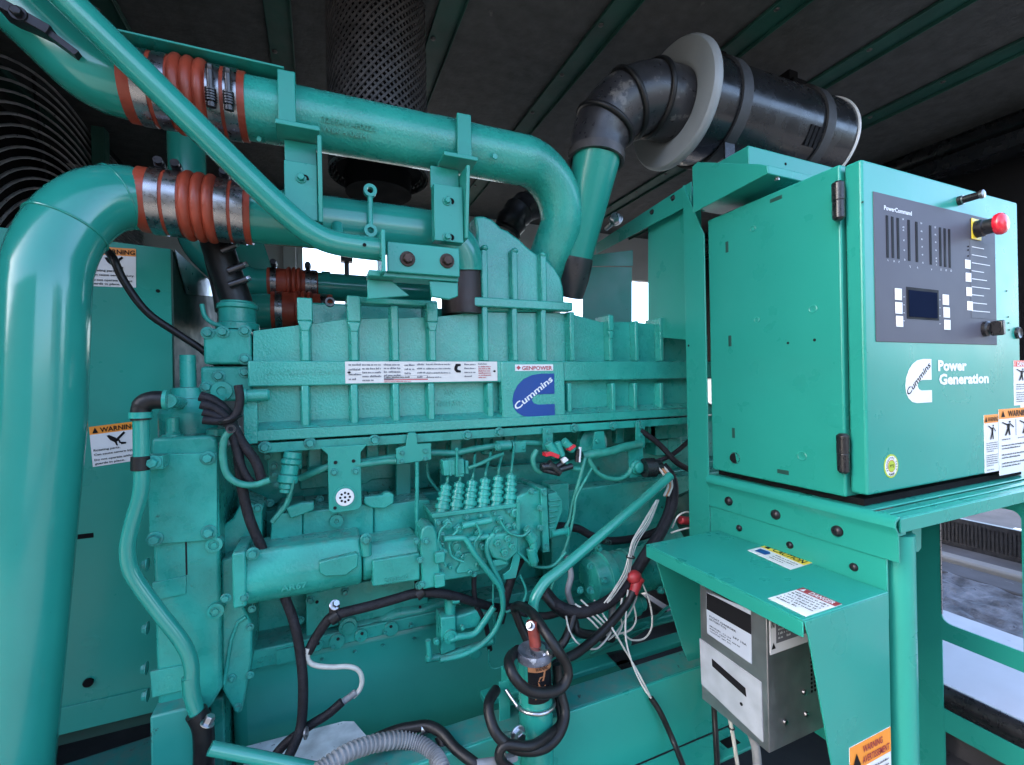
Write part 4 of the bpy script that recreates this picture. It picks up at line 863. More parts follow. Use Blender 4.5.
# water outlet block and pipe up behind the casting
b = MB('cast2'); p0 = at(203, 328, Y=YA + .02); p1 = at(252, 364, Y=YA + .02); b.box((p0.x, YA + .02, p1.z), (p1.x, YA + .16, p0.z)); wb = b.build('water_outlet', en_, bev=.005)
bolts(wb, 'bolt', [(223, 332), (245, 331), (245, 359), (208, 333)], NY, .0085, Y=YA + .02)
b = MB('cast2'); b.box((p0.x - .008, YA + .03, at(220, 402, Y=YA).z), (p1.x, YA + .15, p1.z - .004)); b.build('lower_block', wb, bev=.006)
bolts(wb, 'bolt', [(207, 387), (219, 376), (245, 372)], NY, .0085, Y=YA + .03)
b = MB('cast2'); b.lathe(at(222, 391, Y=YA + .03), NY, [(0, .02), (.006, .019), (.0065, .009), (.003, .008)], 22); b.build('plug', wb)
b = MB('cast2'); p = at(238, 326, Y=YA + .10); b.lathe(p + V((0, 0, -.01)), UP, [(0, .042), (.014, .042), (.016, .036), (.045, .036), (.047, .040), (.056, .040), (.058, .034), (.062, .034)], 30); b.tube(catmull([p + V((-.06, -.03, .04)), p + V((-.055, -.03, .015)), p + V((-.04, -.03, 0)), p + V((-.02, -.03, -.005))], 5), .0045, 10); b.build('outlet_neck', wb, bev=.001)
# starter motor behind the cables on the right
b = MB('cast2'); p = at(588, 580, Y=1.0); q = at(668, 560, Y=1.0); L_ = (q - p).length
b.lathe(p, (1, 0, 0), [(0, .045), (.004, .052), (.035, .058), (.037, .064), (.06, .064), (.063, .058), (.11, .058), (.112, .060), (.116, .060), (.118, .058), (.20, .058), (.203, .062), (.22, .062), (.223, .05), (.3, .048)], 36); st = b.build('starter_motor', en_, bev=.001, sharp=30)
b = MB('cast2'); p2 = p + V((.02, -.01, -.085)); b.lathe(p2, (1, 0, 0), [(0, .026), (.004, .03), (.12, .03), (.125, .024), (.14, .022)], 26); b.build('solenoid', st)
b = MB('cast2'); p3 = at(640, 570, Y=.97); b.lathe(p3, (1, 0, 0), [(0, .02), (.02, .02), (.022, .028), (.04, .028), (.042, .02), (.075, .019)], 18); b.build('terminal_stud', st)
bolts(st, 'bolt', [(590, 566), (580, 590), (604, 580)], NY, .006, Y=.94)
b = MB('cast2'); b.box((at(556, 590, Y=1.04).x, 1.06, .92), (at(575, 590, Y=1.04).x, 1.12, 1.23)); b.box((.62, 1.1, .9), (1.3, 1.16, 1.2)); b.build('starter_mount', st, bev=.004)
b = MB('beam'); b.cyl(at(680, 495, Y=1.06), at(705, 540, Y=1.0), .05); b.build('flywheel_cover', st, bev=.004)
# small fittings on the harness side
b = MB('cast2'); p = at(645, 470, Y=1.02); b.prism([at(628, 450, Y=1.02), at(643, 447, Y=1.02), at(644, 476, Y=1.02), at(630, 478, Y=1.02)], (0, .004, 0)); b.lathe(at(636, 467, Y=1.02), NY, [(0, .02), (.006, .02), (.008, .015), (.016, .015), (.018, .011)], 22); b.build('wall_socket', en_, bev=.001)
b = MB('sheet'); b.prism([at(595, 432, Y=1.03), at(604, 431, Y=1.03), at(606, 448, Y=1.03), at(600, 452, Y=1.03), at(592, 450, Y=1.03)], (0, .004, 0)); b.lathe(at(597, 441, Y=1.03), NY, [(0, .006), (.004, .006)], 14); b.build('cable_clamp', en_, bev=.001)
b = MB('cast2'); 
for (u0, v0, u1, v1, yy, dd) in ((650, 425, 688, 437, 1.1, .06), (656, 440, 668, 455, 1.12, .05), (668, 438, 682, 456, 1.12, .04)): b.box(at(u0, v0, Y=yy), at(u1, v1, Y=yy) + V((0, dd, 0)))
b.build('rear_fittings', en_, bev=.003)
# red couplings and dark pipe in the valley behind the casting
vp = thing('crossover_pipe', 'dim green crossover pipe with maroon coupling in front of bright window', 'pipe', (0.2, 1.5, 1.85))
b = MB('pipe'); z1_ = at(330, 287, Y=1.5).z; xA = at(318, 287, Y=1.5).x; b.cyl((xA - .02, 1.5, z1_), (xA + .34, 1.5, z1_ - .002), .042, 30); b.lathe((at(326, 287, Y=1.5).x, 1.5, z1_), (1, 0, 0), [(-.012, .046), (.012, .046)], 30); b.build('straight_pipe', vp)
xB = at(268, 286, Y=1.5).x; coupling(vp, (xB, 1.5, z1_), (xA, 1.5, z1_), .042, (.12, .8, .92), ((.12, .1, 0), (.8, .1, 0)))
b = MB('pipe'); b.tube(catmull([(xB + .02, 1.5, z1_), (xB - .05, 1.5, z1_), (xB - .13, 1.49, z1_ + .05), (xB - .18, 1.48, z1_ + .16), (xB - .19, 1.48, z1_ + .5)], 6), .044, 26); b.build('bent_pipe', vp)
lc = thing('crossover_coupling', 'lower maroon coupling half hidden behind the ribbed casting', 'coupling', (0.0, 1.46, 1.77))
z2_ = at(285, 311, Y=1.46).z; xC = at(272, 311, Y=1.46).x
coupling(lc, (xC, 1.46, z2_), (xC + .16, 1.46, z2_), .05, (.12, .85), ())
b = MB('pipe'); b.tube([(xC - .12, 1.46, z2_ - .01), (xC + .02, 1.46, z2_)], .05, 24); b.build('pipe_stub', lc)
b = MB('rubber'); b.tube(catmull(A([(212, 226), (219, 250), (229, 280), (236, 300), (238, 308)], Y=1.155), 6), .031, 22); rh = tag(b.build('coolant_hose'), 'black coolant hose with shiny clamps dropping behind the lower pipe', 'hose')
b = MB('rubber'); b.tube(catmull(A([(205, 232), (211, 262), (218, 292), (221, 312)], Y=1.16), 6), .0115, 16); h2 = tag(b.build('vent_hose'), 'thin black hose hanging straight down behind the lower coupling', 'hose')
b = MB('steel'); b.cyl(at(220, 304, Y=1.16), at(221.5, 315, Y=1.16), .0085, 14); b.bolt(at(221, 309, Y=1.16), UP, .010, .01, False); b.build('end_fitting', h2)
for u, v, du in ((228, 248, 7), (236, 268, 8), (238, 282, 9)):
    b = MB('dkmetal'); p = at(u - du, v + 3, Y=1.115); q = at(u + du, v - 3, Y=1.115); b.cyl(p, q, .007, 12); b.use('steel').bolt(q, q - p, .006, .008, False); b.build('clamp_screw', rh)
b = MB('black'); b.box(at(219, 262, Y=1.13), at(238, 286, Y=1.13) + V((0, .06, 0))); b.build('hose_flange', rh, bev=.006)
b = MB('pipe'); b.prism([at(222, 238, Y=1.55), at(262, 238, Y=1.55), at(270, 262, Y=1.55), at(300, 282, Y=1.55), at(270, 330, Y=1.55), at(222, 330, Y=1.55)], (0, .02, 0)); tag(b.build('baffle_plate', bev=.003), 'green curved baffle plate in shadow behind the hoses', 'plate')
# ------------------------------------------------------------------ control cabinet
XC = 0.905
cc = thing('control_cabinet', 'green steel control cabinet with slate grey panel and red stop button', 'control cabinet', (1.2, 0.7, 1.272))
zc0 = 1.273; zc1 = 1.897; yf = 0.542; yb_ = 0.857
b = MB('sheet'); b.box((XC, yf, zc0), (1.53, yb_, zc1)); body = b.build('body', cc, bev=0.004, seg=3)
YDo = 0.507
xd0 = 0.909; xd1 = at(1020, 330, Y=YDo).x; zd0 = 1.283; zd1 = 1.892
b = MB('sheet'); b.box((xd0, YDo, zd0), (xd1, YDo + 0.030, zd1)); door = b.build('door', cc, bev=0.005, seg=3)
b = MB('black'); b.box((xd0 + .01, YDo + .0302, zd0 + .008), (1.5, yf - .0005, zd1 - .008)); b.build('door_seal', cc)
# embossed marks on the cabinet's side
for u, v, r_ in ((753, 228.5, .0075), (813, 309, .0085), (757, 320, .0075), (802, 456, .010)):
    b = MB('sheet'); b.lathe(at(u, v, X=XC), NX, [(-.001, r_), (.0006, r_), (.0012, r_ - .0014), (.0004, r_ - .003)], 24); b.build('knockout', body)
b = MB('black')
for u, v, r_ in ((788, 343, .0026), (814.6, 340, .0028), (735, 458, .0115)): b.cyl(at(u, v, X=XC - .0002), at(u, v, X=XC - .0012), r_, 24)
b.build('hole', body)
b = MB('steel'); b.lathe(at(735, 458, X=XC), NX, [(-.001, .0118), (.0012, .0122), (.0012, .0135), (-.001, .0138)], 28, cap=False); b.build('hole_rim', body)
for u, v, ww, hh in ((727, 247, .004, .013), (730, 341, .004, .013), (776, 199, .014, .004), (733.5, 433, .004, .012), (783, 472, .013, .0045)):
    b = MB('beam'); p = at(u, v, X=XC); b.box(p + V((-.0008, -ww, -hh)), p + V((.001, ww, hh))); b.build('slot', body, bev=.0006)
for v0, v1, u0 in ((181, 220, 844), (434, 474, 853.5)):
    p = at(u0, (v0 + v1) / 2, X=XC - .006); h_ = (at(u0, v0, X=XC).z - at(u0, v1, X=XC).z) / 2
    b = MB('plastic'); c_ = V((p.x, .541, p.z))
    b.lathe(c_ + V((-.008, -.004, -h_)), UP, [(0, .006), (.004, .010), (h_ * .98, .010), (h_, .0092), (h_ * 1.02, .0105), (2 * h_ - .004, .0105), (2 * h_, .006)], 24); b.box(c_ + V((-.004, -.002, -h_ * .8)), c_ + V((.006, .005, h_ * .7)))
    b.build('hinge', cc, bev=.0012)
# overlay panel
YO = YDo - 0.0015
def O(u, v, y=YO): return at(u, v, Y=y)
b = MB('face'); tl = O(871.6, 189.4); br = O(999, 345.6); x0, x1 = tl.x, br.x; z1, z0 = tl.z, br.z
x0 = (O(871.6, 189.4).x + O(878.4, 341).x) / 2; z1 = (O(871.6, 189.4).z + O(993, 221).z) / 2; z0 = (O(878.4, 341).z + O(999, 345.6).z) / 2; x1 = (O(999, 345.6).x + O(993, 221).x) / 2
b.box((x0, YO, z0), (x1, YDo + .0005, z1)); cp = b.build('control_panel', cc, bev=.0008)
def prect(nm, u0, v0, u1, v1, m, th=.0012, dy=0, bev=0.0):
    um, vm = (u0 + u1) / 2, (v0 + v1) / 2
    b = MB(m); b.box((O(u0, vm).x, YO - th - dy, O(um, v1).z), (O(u1, vm).x, YO - dy - 0.0001, O(um, v0).z)); return b.build(nm, cp, bev=bev)
Z8 = lambda x, y: (860 + x / 6.244, 180 + y / 6.244)
for xa_, xb_, ya_, yb2 in ((163, 176, 222, 485), (196, 209, 230, 487), (230, 243, 238, 492), (298, 311, 250, 505), (346, 359, 262, 512), (433, 445, 285, 528), (495, 506, 297, 538), (523, 535, 303, 543), (552, 563, 308, 548)):
    u0, v0 = Z8(xa_, ya_); u1, v1 = Z8(xb_, yb2); sh = (u1 - u0); prect('bargraph', u0, v0, u0 + sh, v1, 'ink', .0008)
for u0, v0, u1, v1 in ((894.8, 288.5, 901.2, 300), (895.3, 302.3, 901.9, 313.7), (896, 316, 902.6, 326.8), (942.6, 294.7, 948.4, 305), (943.4, 307.4, 949.3, 317.6), (944.2, 319.9, 950, 329.8), (965, 260, 970, 268.8), (965.6, 273, 970.7, 281.8), (966.4, 287.4, 971.3, 296.1), (967.2, 301.4, 972.2, 310.4)):
    prect('key', u0, v0, u1, v1, 'white', .0010)
prect('bezel', 906.6, 288.6, 938.4, 319.5, 'ink', .0008); prect('display', 908.3, 291.5, 936.5, 317.5, 'screen', .0008, .0009)
prect('legend_column', 970.5, 242, 994.5, 318.5, 'face2', .0006)
b = MB('white'); EX = V((1, 0, 0))
p = O(884, 209.6, YO - .0003); b.text('PowerCommand', V((p.x, p.y, p.z)), EX, UP, NY, w=O(911.5, 214).x - p.x, h=.0085, bold=True, th=.0002)
for u, v, s in ((888, 261, 'L'), (894, 262, 'A'), (899, 263, 'F'), (910, 267.5, '%'), (917.5, 268.5, 'A'), (931.5, 270.5, 'V'), (941, 270.5, 'L1'), (946, 271, 'L2'), (951, 271.5, 'L3')): 
    p = O(u, v, YO - .0003); b.text(s, p, EX, UP, NY, h=.004, th=.0002, align='c')
for u, vs in ((903, (219, 227, 230, 240, 250, 259.5)), (921, (223, 231, 239, 246.5, 254.5, 262.5)), (934.7, (227, 234.5, 242, 250, 258, 261, 264.5))):
    for k, v in enumerate(vs): p = O(u + (v - 220) * .04, v + 1, YO - .0003); b.text('%d' % (120 - 20 * k), p, EX, UP, NY, h=.0032, th=.0002, align='c')
for k in range(9):
    v = 247 + k * 8; p = O(972, v, YO - .0012); q = O(984 + (k % 3) * 3, v, YO - .0012); b.box((p.x, YO - .0012, p.z), (q.x, YO - .0009, p.z + .0014))
b.build('panel_lettering', cp, recalc=False)
b = MB('white')
for k in range(4):
    p = O(903.5, 297 + k * 8, YO - .0004); b.box((p.x, YO - .0006, p.z), (p.x + .004, YO - .0001, p.z + .0007)); p = O(939.5, 300 + k * 8, YO - .0004); b.box((p.x, YO - .0006, p.z), (p.x + .004, YO - .0001, p.z + .0007))
b.build('panel_ticks', cp)
b = MB('ink')
for v in (246.5, 250, 256): b.cyl(O(968, v, YO - .0001), O(968, v, YO - .0008), .0016, 10)
b.build('indicator', cp)
# emergency stop
c_ = O(976, 229.5, YO - .001)
b = MB('yellow'); b.box(c_ + V((-.019, -.0012, -.022)), c_ + V((.019, .0002, .022))); es = b.build('emergency_stop', cc, bev=.0006)
b = MB('plastic'); b.lathe(c_ + V((0, -.001, 0)), NY, [(0, .018), (.012, .018), (.014, .0155), (.030, .0155), (.032, .012)], 28); b.build('collar', es)
b = MB('redbtn'); b.lathe(c_ + V((0, -.030, 0)), NY, [(0, .012), (.002, .021), (.008, .0225), (.013, .0205), (.017, .0145), (.0185, .004)], 32); b.build('mushroom_head', es)
b = MB('plastic'); c_ = O(984.5, 329, YO); b.lathe(c_, NY, [(0, .0165), (.006, .0165), (.009, .013), (.012, .013)], 28); kn = b.build('selector_switch', cc)
b = MB('plastic'); b.obox(c_ + V((.001, -.021, 0)), (.006, 0, .0012), (0, .010, 0), (-.0012, 0, .0155)); b.build('grip', kn, bev=.0025)
b = MB('plastic'); c_ = O(1017, 333, YDo); b.lathe(c_, NY, [(0, .0135), (.004, .0135), (.006, .0115), (.004, .006)], 26); b.build('key_lock', door)
b = MB('plastic'); c_ = O(958.5, 201, YDo); b.lathe(c_, NY, [(0, .0095), (.006, .0095), (.0065, .0075), (.034, .0072)], 24); pl_ = b.build('lamp', door)
b = MB('steel'); b.lathe(c_ + V((0, -.034, 0)), NY, [(0, .0085), (.005, .0085), (.006, .007)], 24); b.lathe(c_ + V((0, -.0068, 0)), NY, [(0, .0092), (.002, .0092)], 24); b.build('lamp_ring', pl_)
b = MB('beam')
for u, v in ((862.5, 202), (1006.5, 291), (1008, 317), (1008.5, 323), (1009, 330)): b.cyl(O(u, v, YDo + .0002), O(u, v, YDo - .0006), .0018, 10)
b.build('rivet', door)
# white emblem and name
o = O(905, 359.5, YDo - .0004); e2 = O(932, 361.5, YDo); e3 = O(905.8, 403, YDo)
zt_ = (O(918, 359, YDo).z); zb2 = O(918, 403, YDo).z; xl_ = O(905.3, 385, YDo).x; xr_ = O(931.3, 385, YDo).x
emblem(door, 'emblem', V((xl_, YDo - .0002, zt_)), V((xr_ - xl_, 0, 0)), V((0, 0, zb2 - zt_)), 'white', 'Cummins', 'ink', .0006, 'white C shaped emblem with a dark word across')
b = MB('white')
p = O(938, 370.5, YDo - .0003); q = O(966.5, 372.5, YDo); b.text('Power', V((p.x, YDo - .0003, p.z)), EX, UP, NY, w=q.x - p.x, h=.021, bold=2.2, th=.0003)
p = O(939, 384.3, YDo - .0003); q = O(988.5, 385, YDo); b.text('Generation', V((p.x, YDo - .0003, p.z)), EX, UP, NY, w=q.x - p.x, h=.021, bold=2.2, th=.0003)
b.build('name_lettering', door, recalc=False)
# round sticker
c_ = O(891, 466, YDo - .0002); rs = .022
b = MB('lime'); b.lathe(c_, NY, [(0, rs), (.0006, rs)], 36); b.use('white').lathe(c_, NY, [(0, rs * .86), (.0009, rs * .86)], 36); b.use('copper').lathe(c_, NY, [(0, rs * .54), (.0011, rs * .54)], 30); b.use('lime').lathe(c_, NY, [(0, rs * .47), (.0013, rs * .47)], 30)
b.use('ink'); n_ = NY * .0014
b.text('PTS', c_ + n_ + V((0, 0, -.003)), EX, UP, NY, h=.006, bold=True, th=0, align='c')
for txt, a0, a1, inw in (('PROTOTYPE TEST', 215, -35, 1), ('SUPPORT', 238, 302, -1)):
    for k, ch in enumerate(txt):
        if ch == ' ': continue
        a = math.radians(a0 + (a1 - a0) * (k + .5) / len(txt)); er_ = V((math.cos(a), 0, math.sin(a)))
        if inw > 0: upd = er_; exd = V((math.sin(a), 0, -math.cos(a))); o_ = c_ + er_ * rs * .60
        else: upd = -er_; exd = V((-math.sin(a), 0, math.cos(a))); o_ = c_ + er_ * rs * .80
        b.text(ch, o_ + n_, exd, upd, NY, h=.0042, bold=True, th=0, align='c')
b.build('round_sticker', door)
def dsticker(nm, u0, v0, u1, v1, items, lab, base='white'):
    um, vm = (u0 + u1) / 2, (v0 + v1) / 2
    p = V((O(u0, vm, YDo).x, YDo - .0002, O(um, v0, YDo).z)); q = V((O(u1, vm, YDo).x, YDo - .0002, O(um, v1, YDo).z))
    return sticker(nm, door, p, V((q.x - p.x, 0, 0)), V((0, 0, q.z - p.z)), items, label=lab, base=base)
def figure(x, y, w_, h_):       # falling figure struck by a bolt
    f = lambda pts: ('p', [(x + a * w_, y + c * h_) for a, c in pts], 'ink')
    return [f([(.55, .05), (.68, .02), (.72, .12), (.60, .16)]), f([(.45, .20), (.66, .18), (.62, .50), (.44, .52)]), f([(.05, .10), (.10, .05), (.48, .22), (.44, .30)]), f([(.62, .20), (.68, .18), (.95, .42), (.90, .48)]), f([(.44, .50), (.60, .50), (.36, .95), (.26, .92)]), f([(.50, .50), (.62, .50), (.68, .92), (.58, .94)])]
dsticker('warning_label', 984, 414.5, 998, 472, [('r', 0, 0, 1, .145, 'orange'), ('p', [(.11, .03), (.2, .12), (.03, .12)], 'ink'), ('t', 'WARNING', .22, .118, .74, .08, 'ink', 1)] + figure(.22, .17, .6, .28) + [('l', .1, .48, .8, 5, .036, .018, 'ink'), ('l', .1, .69, .8, 6, .036, .018, 'ink'), ('t', '000-0000', .1, .965, .5, .025, 'ink')], 'narrow orange topped warning label, left one of the lower pair')
dsticker('warning_label', 998.6, 408, 1033, 472.5, [('r', 0, 0, 1, .15, 'orange'), ('p', [(.11, .025), (.165, .12), (.055, .12)], 'ink'), ('t', 'WARNING', .25, .122, .62, .095, 'ink', 1), ('r', .47, .17, .012, .25, 'ink')] + figure(.05, .18, .38, .24) + figure(.55, .18, .38, .24) + [('l', .06, .45, .4, 1, .04, .02, 'ink'), ('l', .52, .45, .4, 1, .04, .02, 'ink'), ('l', .06, .54, .86, 2, .045, .024, 'ink'), ('l', .06, .68, .86, 2, .045, .024, 'ink'), ('l', .06, .81, .86, 2, .045, .024, 'ink')], 'wide orange topped warning label running out at the right')
dsticker('danger_label', 1013.5, 360.5, 1029, 405, [('r', 0, 0, 1, .14, 'redbtn'), ('t', 'DANGER', .2, .12, .75, .09, 'white', 1)] + figure(.1, .17, .7, .3) + [('l', .1, .52, .8, 3, .05, .025, 'ink'), ('l', .1, .7, .8, 5, .05, .025, 'ink')], 'red topped danger label at the picture edge')

# folded tray on the cabinet's top
tr_ = thing('cable_tray', 'folded green sheet tray overhanging the top rear of the cabinet', 'tray', (0.95, 0.78, 1.9))
XT = 0.86
b = MB('sheet'); pts = A([(692, 167), (697, 162), (759, 164), (767, 165.5), (768, 173), (693, 213)], X=XT); b.prism(pts, (0.003, 0, 0))
zf_ = at(693, 213, X=XT).z; yA = at(767, 170, X=XT).y; yB = at(693, 200, X=XT).y
zn = at(767.5, 172, X=XT).z
b.box((XT + .0035, yA + .001, zn - .002), (1.0, yB, zn + .001))
b.box((XT + .0032, yA, zn - .002), (1.02, yA + .003, at(766, 165, X=XT).z)); b.build('lower_tray', tr_, bev=.0015)
b = MB('sheet'); yq = .735; p = at(748.5, 145, Y=yq); b.box((p.x, yq, zn + .0015), (1.3, yq + .14, p.z)); b.build('upper_box', tr_, bev=.0025)
b = MB('black'); c_ = at(785.5, 164, Y=yq); b.cyl(c_, c_ + V((0, -.001, 0)), .0032, 12); b.build('hole', tr_)
b = MB('steel'); c_ = at(777, 182, X=.90); b.bolt(V((.90, c_.y, zn - .0015)), (0, 0, -1), .005, .006, False); b.build('screw', tr_)

# ------------------------------------------------------------------ stand under and behind the cabinet
sd_ = thing('cabinet_stand', 'green sheet steel stand with bolted side rails carrying the control cabinet', 'stand', (1.2, 0.7, 0.4))
XS = 0.893
yp0, yp1 = .8575, .925
b = MB('sheet'); zt_ = at(690, 181, X=XS).z
b.prism([(XS, yp0, .62), (XS, yp0, 1.86), (XS, yp1, zt_), (XS, yp1, .62)], (.004, 0, 0)); b.box((XS + .0042, yp1 - .003, .62), (XS + .06, yp1, zt_)); b.build('corner_post', sd_, bev=.001)
b = MB('black'); c_ = at(690, 345.5, X=XS); b.cyl(V((XS + .001, yp1 - .01, c_.z)), V((XS - .0006, yp1 - .01, c_.z)), .0032, 10); b.build('hole', sd_)
b = MB('sheet'); q_ = A([(691, 181.5), (596, 243.5), (596, 254), (691, 204)], X=XS + .006); b.prism(q_, (.004, 0, 0)); b.build('top_rail', sd_, bev=.001)
for u, v in ((652, 212), (673, 198)): 
    b = MB('dkmetal'); b.bolt(at(u, v, X=XS + .0058), NX, .0055, .004); b.build('bolt', sd_)
b = MB('sheet'); q_ = A([(648, 227), (687, 206), (688, 340), (648, 336)], X=XS + .03); b.prism(q_, (.004, 0, 0)); b.build('inner_panel', sd_, bev=.001)
b = MB('pan'); b.prism(A([(583, 256), (633, 250), (633, 266), (583, 266)], Y=1.62), (0, .004, 0)); b.prism(A([(583, 267), (632, 267), (632, 345), (583, 345)], Y=1.616), (0, .004, 0)); b.build('rear_panel', sd_, bev=.001)
# joggled side rail: section drawn in x,z then run along y
sec = [(0.004, 0), (-0.004, -.002), (-.010, -.008), (-.011, -.018), (-.004, -.027), (-.002, -.035), (-.001, -.078), (.002, -.078), (.001, -.034), (-.001, -.026), (-.007, -.017), (-.006, -.009), (.004, -.004)]
zr_ = 1.262
yR0 = .452
b = MB('sheet'); b.prism([(XS + x, yR0, zr_ + z) for x, z in sec], (0, yp0 - yR0 - .001, 0)); b.build('side_rail', sd_, bev=.0008, sharp=50)
for u, v in ((729, 501), (776, 514.5), (837.5, 531)):
    b = MB('blkbolt'); b.lathe(at(u, v, X=XS - .002), NX, [(0, .0105), (.004, .0098), (.0075, .0065), (.0085, .003)], 22); b.build('rail_bolt', sd_)
b = MB('sheet'); zlp = at(720, 519, X=XS + .004).z; b.box((XS + .0025, .472, 1.08), (XS + .0065, yp0 - .001, 1.188)); b.build('lower_plate', sd_, bev=.001)
for u, v in ((739.5, 528), (790, 545), (854, 567)):
    b = MB('blkbolt'); b.lathe(at(u, v, X=XS + .0025), NX, [(0, .0075), (.003, .007), (.0055, .0045), (.006, .002)], 20); b.build('rail_bolt', sd_)
b = MB('black'); pa_ = at(743, 520, X=XS + .002); pb_ = at(885, 562, X=XS + .002); b.prism([V((XS + .0015, pa_.y, 1.1885)), V((XS + .0015, pb_.y, 1.1885)), V((XS + .0015, pb_.y, 1.190)), V((XS + .0015, pa_.y, 1.190))], (.004, 0, 0)); b.build('gap', sd_)
b = MB('sheet'); zq = at(900, 520, Y=yR0 + .004).z
b.box((XS + .010, yR0 + .002, zr_ - .030), (1.62, yR0 + .006, zr_ - .006)); b.box((XS + .010, yR0 + .0065, zr_ - .0105), (1.62, .50, zr_ - .006)); b.box((XS + .006, .502, zr_ - .006), (1.62, yb_, zr_ - .0025)); b.box((XS + .02, .475, zr_ - .0055), (1.6, .485, zr_ - .0025))
b.box((XS + .006, yR0 + .0045, zr_ - .036), (XS + .03, yR0 + .008, zr_ - .0305)); b.build('front_rail', sd_, bev=.0012)
b = MB('black'); b.box((.92, .52, zr_ - .0015), (1.52, .85, 1.2725)); b.build('cabinet_gasket', sd_)
pb0 = at(905, 540, Y=.485); 
b = MB('sheet'); b.tube([V((.943, .481, zr_ - .042)), V((.943, .481, .3))], .0255, 32); b.build('front_post', sd_)
b = MB('sheet'); q_ = A([(912, 521), (921.5, 519), (921.5, 548), (918.5, 552), (912, 552.5)], Y=.53); b.prism(q_, (0, .004, 0)); b.build('tab', sd_, bev=.001)
# far side frame with the rounded opening
XQ = 1.5
def qx(u, v): p = at(u, v, X=XQ); return p
hole = [qx(939.5, 517), qx(941.3, 612), qx(943, 621), qx(948, 625.5), qx(1015, 648), qx(1030, 652), qx(1030, 530), qx(1021, 519), qx(1012, 512.5), qx(991, 507.5), qx(960, 498), qx(939, 490)]
yl = at(920, 560, X=XQ).y
b = MB('sheet')
zB = at(980, 655, X=XQ).z; zh0 = qx(980, 636).z; yh0 = qx(940.5, 565).y; yh1 = qx(1022, 560).y; zh1 = qx(1000, 508).z
b.box((XQ, yh0, .36), (XQ + .004, yl + .06, 1.26))
b.box((XQ, .42, zB), (XQ + .004, yh0 - .0002, zh0)); b.box((XQ, .42, zh1), (XQ + .004, yh0 - .0002, 1.2545)); b.box((XQ, .30, zh0 + .0002), (XQ + .004, yh1, zh1 - .0002)) if False else None
rr = .02
def fillet(yc, zc, sy, sz):
    pts = [V((XQ, yc, zc))]
    for k in range(7):
        a = k / 6 * PI / 2; pts.append(V((XQ, yc + sy * rr * (1 - math.sin(a)), zc + sz * rr * (1 - math.cos(a)))))
    b.prism(pts, (.004, 0, 0))
fillet(yh0, zh0, -1, 1); fillet(yh1, zh1, 1, -1)
b.box((XQ, .42, zh0 + .0002), (XQ + .004, yh1, zh1 - .0002)); 
b.build('side_frame', sd_)
b = MB('steel'); b.box((XQ - .001, yh0 - .0012, zh0 + rr), (XQ + .004, yh0 - .0003, 1.2)); b.build('frame_edge', sd_)
b = MB('sheet'); zt2 = at(960, 735, X=XQ).z; z_l = .585; yl2 = at(945, 745, X=XQ).y
b.box((XQ, yl2, .36), (XQ + .004, yh0 - .0003, .6195)) if yl2 < yh0 else None; zz1 = at(970, 745, X=XQ).z; b.box((XQ, .25, zz1), (XQ + .004, yl2 - .0002, .6195)); b.build('lower_frame', sd_)
# pale lining shelf and its rubber edge
zs = .664
sh_ = thing('lining_shelf', 'pale lilac sill with black rubber edge seen through the stand frame', 'sill', (1.8, 0.8, .36))
b = MB('whiteledge'); b.box((1.53, .05, zs - .02), (2.03, 2.2, zs)); b.build('sill', sh_, bev=.003)
b = MB('plastic'); pz0 = at(1000, 712, X=1.52).z; b.tube([V((1.533, .0, zs - .022)), V((1.533, 2.2, zs - .022))], .0255, 18); b.box((1.512, .0, zs - .09), (1.536, 2.2, zs - .03)); b.build('rubber_edge', sh_)
b = MB('asph'); b.box((1.60, 0.0, .37), (1.62, 2.2, .62)); b.box((1.545, .1, .40), (1.595, 2.2, .45)); b.build('dark_lining', sh_)
# ------------------------------------------------------------------ hood over the battery charger
hd = thing('charger_hood', 'green sheet hood with caution and danger labels over the grey charger', 'hood', (.79, .65, .6))
XH0, XH1, YH0, YH1, ZH = .673, .891, .468, .83, 1.13
b = MB('sheet'); b.box((XH0, YH0, ZH - .003), (XH1, YH1, ZH)); b.box((XH0, YH0 + .0005, ZH - .028), (XH0 + .003, YH1 - .0005, ZH - .0032)); b.build('top', hd, bev=.0025, seg=3)
b = MB('sheet'); P_ = A([(805.5, 621), (893, 593), (906, 790), (843, 790)], Y=YH0); zz = ZH - .0032
b.prism([V((XH0 + .0032, YH0, zz)), V((XH1, YH0, zz)), V((XH1, YH0, .62)), V((at(858, 850, Y=YH0).x, YH0, .62)), V((at(809, 640, Y=YH0).x, YH0, ZH - .03))], (0, .003, 0)); b.build('cheek', hd, bev=.0012, label='near cheek plate with an orange label')
b = MB('sheet'); pc_ = A([(651, 557), (682, 648), (687, 660), (694, 666), (728, 660), (728, 548)], Y=YH1); pc_[0].z = ZH - .0035; pc_[5].z = ZH - .0035; b.prism(pc_, (0, -.003, 0)); b.build('cheek', hd, bev=.001, label='far cheek plate, tapering downwards')
b = MB('sheet'); b.box((XH1 - .004, YH0 + .004, .80), (XH1 - .001, YH1, ZH - .0035)); b.build('back', hd)
def top_sticker(nm, pts, items, lab):
    o_, a_, c2 = [at(u, v, Z=ZH + .0003) for u, v in pts]; return sticker(nm, hd, o_, a_ - o_, c2 - o_, items, label=lab)
top_sticker('caution_label', ((769, 545), (813, 563), (747.5, 550.5)), [('r', 0, 0, 1, .40, 'yellow'), ('p', [(.12, .05), (.17, .34), (.05, .34)], 'ink'), ('t', 'CAUTION', .24, .35, .70, .27, 'ink', 1), ('p', [(.08, .55), (.28, .50), (.36, .62), (.33, .82), (.10, .86)], 'blue'), ('l', .45, .52, .48, 3, .14, .06, 'ink')], 'yellow topped caution label')
